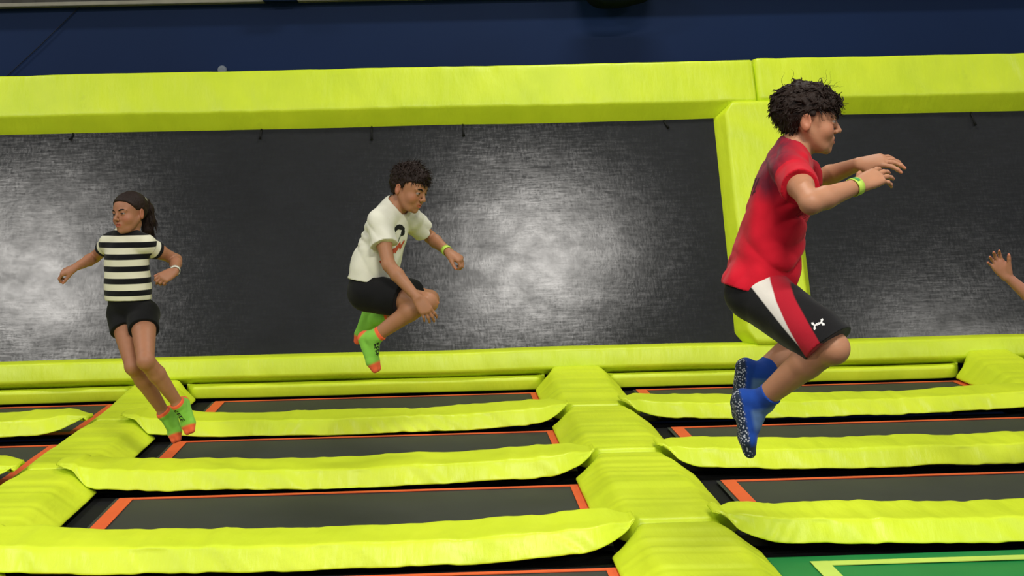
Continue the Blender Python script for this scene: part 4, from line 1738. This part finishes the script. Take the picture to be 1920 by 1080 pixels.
# dark lettering across the upper back
shirt_o = red.shirt_o
ub = -red.f_c
to = lambda x, y: red.lerp(0.70) + ub * 0.3 + red.r_c * x + red.up * y
bars = []
for k in range(9):
    x0 = -0.085 + k * 0.019
    bars += [[(x0, -0.03), (x0 + 0.006, -0.03), (x0 + 0.006, 0.03), (x0, 0.03)], [(x0 + 0.006, 0.02 - 0.02 * (k % 3)), (x0 + 0.013, 0.02 - 0.02 * (k % 3)), (x0 + 0.013, 0.028 - 0.02 * (k % 3)), (x0 + 0.006, 0.028 - 0.02 * (k % 3))]]
tag(decal('print', bars, to, -ub, red.shirt_bvh, M['maroonprint'], shirt_o), 'dark block lettering across the back')
# green stripe and white edge on the wristband
dW = unit(J['WR'] - J['ER'])
bb = BVHTree.FromObject(band, bpy.context.evaluated_depsgraph_get())
bc = J['ER'] * 0.10 + J['WR'] * 0.90
cd = unit(V3(0, 0, CAMH + 1.0) - bc)
cd = unit(cd - dW * (cd @ dW))
cu = unit(np.cross(cd, dW))
if cu[2] < 0:
    cu = -cu
bc_l = bc - np.array(red.root.location)
tb = lambda x, y: bc_l + cd * 0.2 + dW * x + cu * y
o = decal('print', [[(-0.006, 0.004), (0.006, 0.004), (0.006, 0.024), (-0.006, 0.024)]], tb, -cd, bb, M['greenprint'], band, step=0.0025)
if o:
    for v in o.data.vertices:
        v.co += Vector(red.root.location)

# ------------------------------------------------------------------ boy in white
WY = 5.75
J = {}
J['P'] = px_at(697, 530, WY)
J['N'] = px_at(736, 392, WY)
J['HC'] = px_at(767, 354, WY - 0.03)
J['SR'] = px_at(711, 418, WY - 0.115)
J['SL'] = px_at(768, 410, WY + 0.085)
J['ER'] = bone(J['SR'], 729, 497, 0.225, -1)
J['WR'] = bone(J['ER'], 782, 557, 0.205, -1)
J['EL'] = bone(J['SL'], 806, 444, 0.225, 1)
J['WL'] = bone(J['EL'], 840, 472, 0.200, -1)
J['HR'] = px_at(692, 551, WY - 0.070)
J['HL'] = px_at(716, 546, WY + 0.070)
J['KR'] = bone(J['HR'], 802, 566, 0.335, -1)
J['AR'] = bone(J['KR'], 699, 634, 0.325, 1)
J['KL'] = bone(J['HL'], 806, 560, 0.335, 1)
J['AL'] = bone(J['KL'], 703, 596, 0.310, -1)
white = Person(J, 0.98, (0.80, -0.50, -0.30), (0.32, -0.10, 1), 1.0, px_at(697, 690, WY),
               'boy tucked mid-air in white printed shirt and black shorts, hand on knee', (168, 117, 84), 0.003, smile=0.004)
fR = (side_dir((679, 634), (704, 688), WY) + V3(0, -0.02, 0), V3(0.9, -0.45, 0.35))
fL = (side_dir((690, 583), (672, 645), WY), V3(0.9, -0.3, 0.2))
kc = J['KR'] - J['WR']
hR = dict(D=side_dir((782, 557), (806, 590), WY) + V3(0, -0.015, 0), Nb=V3(0.15, -0.95, 0.35), curl=(0.30, 0.30, 0.30, 0.30), mid=0.35, splay=0.10, thumb=(0.9, 0.25, 0.2))
hL = dict(D=side_dir((840, 472), (866, 488), WY) + V3(0, -0.03, 0), Nb=V3(0.2, -0.35, 0.9), curl=(0.7, 0.75, 0.8, 0.85), mid=0.9, splay=0.02, thumb=(0.5, 0.3, 0.5))
# lay the hand on the near side of the knee
J['WR'] = J['WR'] + V3(0, -0.03, 0)
white.build_body(0.0040, {'R': hR, 'L': hL}, {'R': fR, 'L': fL})
white.shirt(0.0046, M['whiteshirt'], 0.01, sleeve=0.52, loose=0.013, flare=0.014, fold=0.016, sl_r=0.062, neck=0.056, hem_n=unit(-white.up + white.f_p * 0.12), hemg=0.010)
white.shorts(0.0048, M['blackcloth'], 0.15, 0.60, 0.094, 0.088, grow=0.014, tilt=0.15, fold=0.006)
white.sock('R', *fR, 0.052, M['limesock'])
white.sock('L', *fL, 0.052, M['limesock'])
white.band('L', 0.93, 0.024, M['limeband'], r=0.026)
rel = lambda c: ((c - white.J['HC']) @ white.HRm.T) / white.head_s


def white_mask(q):
    x, y, z = q[..., 0], q[..., 1], q[..., 2]
    line = np.interp(x, [-0.12, -0.06, -0.036, -0.028, 0.006, 0.016, 0.05, 0.12], [-0.055, -0.052, -0.030, 0.008, -0.004, 0.034, 0.042, 0.048])
    return line - z + 0.014 * noise3(q * 70)


V, Q = hair_cap(white, (0.008, 0.006, 0.017), white_mask, disp=0.008, freq=60, extra=[((0.06, 0, 0.080), 0.030, 0.02), ((0.0, 0, 0.10), 0.03, 0.03)])
pts, nr = sample_surface(V, Q, 520, rs, lambda c, n: rel(c)[:, 2] > 0.04)
S1 = strands(pts - nr * 0.004, np.array([unit(n + rs.normal(0, 0.5, 3) + white.head_f * 0.8) for n in nr]), 0.026, 0.0028, 0.004, rs, gw=0.2)
pts, nr = sample_surface(V, Q, 300, rs, lambda c, n: rel(c)[:, 2] < 0.04)
S4 = strands(pts - nr * 0.003, np.array([unit(n * 0.3 + rs.normal(0, 0.25, 3) + V3(-0.1, 0, -0.9)) for n in nr]), 0.014, 0.0018, 0.002, rs, gw=0.5)
pts, nr = sample_surface(V, Q, 60, rs, lambda c, n: (rel(c)[:, 0] > 0.04) & (rel(c)[:, 2] < 0.066))
S5 = strands(pts - nr * 0.003, np.array([unit(n * 0.4 + rs.normal(0, 0.3, 3) + V3(0, 0, -0.8)) for n in nr]), 0.020, 0.0026, 0.003, rs, gw=0.6)
tag(big_mesh('hair', *join_sets([(V, Q), S1, S4, S5]), M['darkhair'], white.root), 'short dark hair')
# chest print: black blob over loose red strokes
fc = white.f_c
tp = lambda x, y: white.lerp(0.62) + fc * 0.3 + white.r_c * (0.022 - x * 1.35) + white.up * y * 1.3
for nm, polys, mt in (('print', [arc_poly(0.0, 0.035, 0.026, 0.020, 0.1, 3.3, 0.014, 0.018), [(0.008, 0.02), (0.032, 0.03), (0.030, 0.056), (0.010, 0.058)]], M['blackprint']),
                      ('print', [[(-0.03, 0.002), (-0.022, 0.03), (-0.016, 0.03), (-0.020, 0.0)], [(0.0, 0.0), (0.006, 0.03), (0.011, 0.03), (0.006, 0.0)]], M['greyprint']),
                      ('print', [[(-0.060, -0.085), (-0.048, -0.100), (0.0, -0.035), (-0.012, -0.025)], [(-0.012, -0.03), (0.0, -0.045), (0.024, -0.010), (0.014, 0.002)], [(0.018, -0.02), (0.026, -0.03), (0.046, 0.006), (0.036, 0.012)]], M['redprint'])):
    decal(nm, polys, tp, -fc, white.shirt_bvh, mt, white.shirt_o, step=0.0022)


def sock_print(p, q, D, N, side, size=1.0):
    """dark lettering marks on a sock"""
    an = p.J['A' + q]
    D = unit(D)
    N = unit(N - D * (N @ D))
    n = unit(N * 0.75 + side * 0.65)
    x = unit(np.cross(D, n))
    dg = bpy.context.evaluated_depsgraph_get()
    so = [o for o in p.root.children if o.name.startswith('sock')][0 if q == 'R' else 1]
    b = BVHTree.FromObject(so, dg)
    off = np.array(p.root.location)
    to = lambda u, v: an - off + D * (0.055 + v) - N * 0.02 + n * 0.2 + x * u
    k = size
    polys = []
    for i in range(4):
        v0 = -0.028 + i * 0.015
        polys += [[(-0.012 * k, v0), (0.012 * k, v0), (0.012 * k, v0 + 0.004), (-0.012 * k, v0 + 0.004)],
                  [(-0.012 * k, v0), (-0.007 * k, v0), (-0.007 * k, v0 + 0.011), (-0.012 * k, v0 + 0.011)],
                  [((0.004 - 0.006 * (i % 2)) * k, v0), ((0.009 - 0.006 * (i % 2)) * k, v0), ((0.009 - 0.006 * (i % 2)) * k, v0 + 0.012), ((0.004 - 0.006 * (i % 2)) * k, v0 + 0.012)]]
    o = decal('print', polys, to, -n, b, M['blackprint'], so, step=0.002, lift=0.0016)
    if o:
        o.data.transform(Matrix.Translation(Vector(off)))
        tag(o, 'dark lettering on the sock')


sock_print(white, 'R', *fR, V3(0, -1, 0))

# ------------------------------------------------------------------ girl
GY = 6.3
J = {}
J['P'] = px_at(240, 572, GY)
J['N'] = px_at(236, 444, GY)
J['HC'] = px_at(243, 400, GY - 0.02)
J['SR'] = px_at(207, 455, GY + 0.055)
J['SL'] = px_at(272, 459, GY - 0.065)
J['ER'] = bone(J['SR'], 178, 482, 0.215, 1)
J['WR'] = bone(J['ER'], 142, 501, 0.195, -1)
J['EL'] = bone(J['SL'], 330, 487, 0.215, 1)
J['WL'] = bone(J['EL'], 328, 509, 0.195, -1)
J['HR'] = px_at(229, 588, GY + 0.040)
J['HL'] = px_at(268, 590, GY - 0.040)
J['KR'] = bone(J['HR'], 250, 686, 0.345, -1)
J['AR'] = bone(J['KR'], 310, 777, 0.335, 1)
J['KL'] = bone(J['HL'], 273, 676, 0.345, -1)
J['AL'] = bone(J['KL'], 336, 760, 0.335, 1)
girl = Person(J, 0.96, (-0.54, -0.84, 0.02), (-0.06, 0.05, 1), 1.0, px_at(300, 825, GY),
              'girl mid-jump in black and cream striped top, black shorts and lime socks', (166, 114, 84), 0.001, look=(-0.35, -0.94, 0.02))
fR = (side_dir((312, 777), (326, 826), GY) + V3(0, -0.06, 0), V3(-0.45, -0.85, 0.2))
fL = (side_dir((340, 762), (356, 816), GY) + V3(0, -0.06, 0), V3(-0.35, -0.9, 0.2))
hR = dict(D=side_dir((142, 501), (116, 512), GY), Nb=V3(-0.2, -0.45, 0.85), curl=(0.5, 0.6, 0.65, 0.7), mid=0.8, splay=0.05, thumb=(0.5, 0.4, 0.3))
hL = dict(D=side_dir((328, 509), (308, 521), GY) + V3(0, -0.05, 0), Nb=V3(0.35, -0.75, 0.6), curl=(0.5, 0.6, 0.7, 0.75), mid=0.8, splay=0.05, thumb=(0.5, 0.4, 0.4))
girl.build_body(0.0040, {'R': hR, 'L': hL}, {'R': fR, 'L': fL})
girl.shirt(0.0046, M['stripes'], 0.08, sleeve=0.42, loose=0.010, flare=0.008, fold=0.005, sl_r=0.051, neck=0.046, name='striped_top', neck_off=(0.004, 0.03), collar=0.035, slim=1.12)
girl.shorts(0.0048, M['blackcloth'], 0.30, 0.34, 0.086, 0.080, grow=0.006, fold=0.003)
girl.sock('R', *fR, 0.030, M['limesock'])
girl.sock('L', *fL, 0.030, M['limesock'])
sock_print(girl, 'L', *fL, V3(-0.7, -0.5, 0))
girl.band('L', 0.92, 0.026, M['whiteband'], r=0.0255)
rel = lambda c: ((c - girl.J['HC']) @ girl.HRm.T) / girl.head_s


def girl_mask(q):
    x, y, z = q[..., 0], q[..., 1], q[..., 2]
    line = np.interp(x, [-0.12, -0.05, -0.035, -0.02, 0.015, 0.035, 0.060, 0.085, 0.12], [-0.050, -0.045, -0.030, 0.010, 0.012, 0.030, 0.055, 0.070, 0.080])
    return line - z


V, Q = hair_cap(girl, (0.006, 0.005, 0.008), girl_mask, disp=0.003, freq=80)
gsets = [(V, Q)]
# ponytail swinging back from a band high on the back of the head
Fp = Field()
pt = [girl.hw(-0.085, 0, 0.062), girl.hw(-0.118, -0.004, 0.060), girl.hw(-0.140, -0.010, 0.020), girl.hw(-0.146, -0.014, -0.040), girl.hw(-0.140, -0.016, -0.095), girl.hw(-0.132, -0.016, -0.130)]
pr = [0.020, 0.022, 0.031, 0.034, 0.026, 0.008]
for i in range(5):
    Fp.add(f_cone(pt[i], pt[i + 1], pr[i], pr[i + 1]), 0.012)
Fp.fn(lambda P, d: d + 0.006 * noise3(P * np.array([70, 70, 16])))
pv, pq = Fp.surface(0.0032)
gsets.append((pv, pq))
pp, pn = sample_surface(pv, pq, 260, rs)
gsets.append(strands(pp - pn * 0.004, np.array([unit(n * 0.25 + rs.normal(0, 0.15, 3) + V3(0, 0, -1)) for n in pn]), 0.06, 0.0026, 0.004, rs, gw=0.4))
pp, pn = sample_surface(V, Q, 380, rs)
tie = girl.hw(-0.085, 0, 0.062)
gsets.append(strands(pp - pn * 0.002, np.array([unit(unit(tie - p) * 1.0 + n * 0.12) for p, n in zip(pp, pn)]), 0.035, 0.0020, 0.001, rs, gw=0.0))
tag(big_mesh('hair', *join_sets(gsets), M['brownhair'], girl.root), 'brown hair tied in a ponytail')
Vt, Qt = Field().add(f_cone(girl.hw(-0.094, 0, 0.063), girl.hw(-0.100, 0, 0.0625), 0.024, 0.024), 0).surface(0.003)
tag(big_mesh('hair_tie', Vt, Qt, M['whiteband'], girl.root), 'pale hair tie')

# ------------------------------------------------------------------ person reaching in at the right edge
AY = 4.9
J = {}
J['WR'] = px_at(1889, 519, AY)
J['ER'] = bone(J['WR'], 1962, 584, 0.215, 1)
J['SR'] = bone(J['ER'], 2040, 560, 0.240, 1)
r_ = unit(V3(-0.96, -0.25, 0))
J['SL'] = J['SR'] - r_ * 0.27
mid = (J['SR'] + J['SL']) / 2
J['N'] = mid + V3(0, 0, 0.05)
J['P'] = J['N'] + V3(0.02, 0.03, -0.41)
J['HC'] = J['N'] + V3(-0.01, -0.04, 0.125)
J['EL'] = J['SL'] + V3(0.13, -0.05, -0.19)
J['WL'] = J['EL'] + V3(0.02, -0.17, 0.08)
J['HR'] = J['P'] + r_ * 0.08 - V3(0, 0, 0.045)
J['HL'] = J['P'] - r_ * 0.08 - V3(0, 0, 0.045)
J['KR'] = J['HR'] + V3(-0.05, -0.26, -0.10)
J['KL'] = J['HL'] + V3(0.05, -0.26, -0.10)
J['AR'] = J['KR'] + V3(0.0, 0.30, -0.07)
J['AL'] = J['KL'] + V3(0.0, 0.30, -0.07)
lowz = min(J['AR'][2], J['AL'][2])
arm = Person(J, 0.92, (-0.35, -0.93, 0), (0, 0, 1), 1.0, V3(J['P'][0], J['P'][1], lowz - 0.08),
             'person at the right edge reaching a bare arm and open hand into view', (172, 116, 90), 0.0)
fd = (V3(-0.2, -0.8, -0.5), V3(-0.1, -0.5, 0.85))
hR = dict(D=side_dir((1889, 519), (1855, 474), AY), Nb=V3(0.15, 0.95, 0.1), curl=(0.2, 0.2, 0.2, 0.15), mid=0.38, splay=0.16, thumb=(0.55, 0.25, 0.05))
hL = dict(D=V3(0, -0.8, 0.4), Nb=V3(0.9, 0, 0.3), curl=(0.4, 0.4, 0.4, 0.4), mid=0.5)
arm.build_body(0.0048, {'R': hR, 'L': hL}, {'R': fd, 'L': fd})
arm.shirt(0.0075, M['navycloth'], 0.02, sleeve=0.5)
arm.shorts(0.0075, M['blackcloth'], 0.15, 0.7, 0.094, 0.085)
arm.sock('R', *fd, 0.05, M['limesock'], 0.005)
arm.sock('L', *fd, 0.05, M['limesock'], 0.005)
V, Q = hair_cap(arm, (0.008, 0.006, 0.015), white_mask, 0.005)
big_mesh('hair', V, Q, M['darkhair'], arm.root)
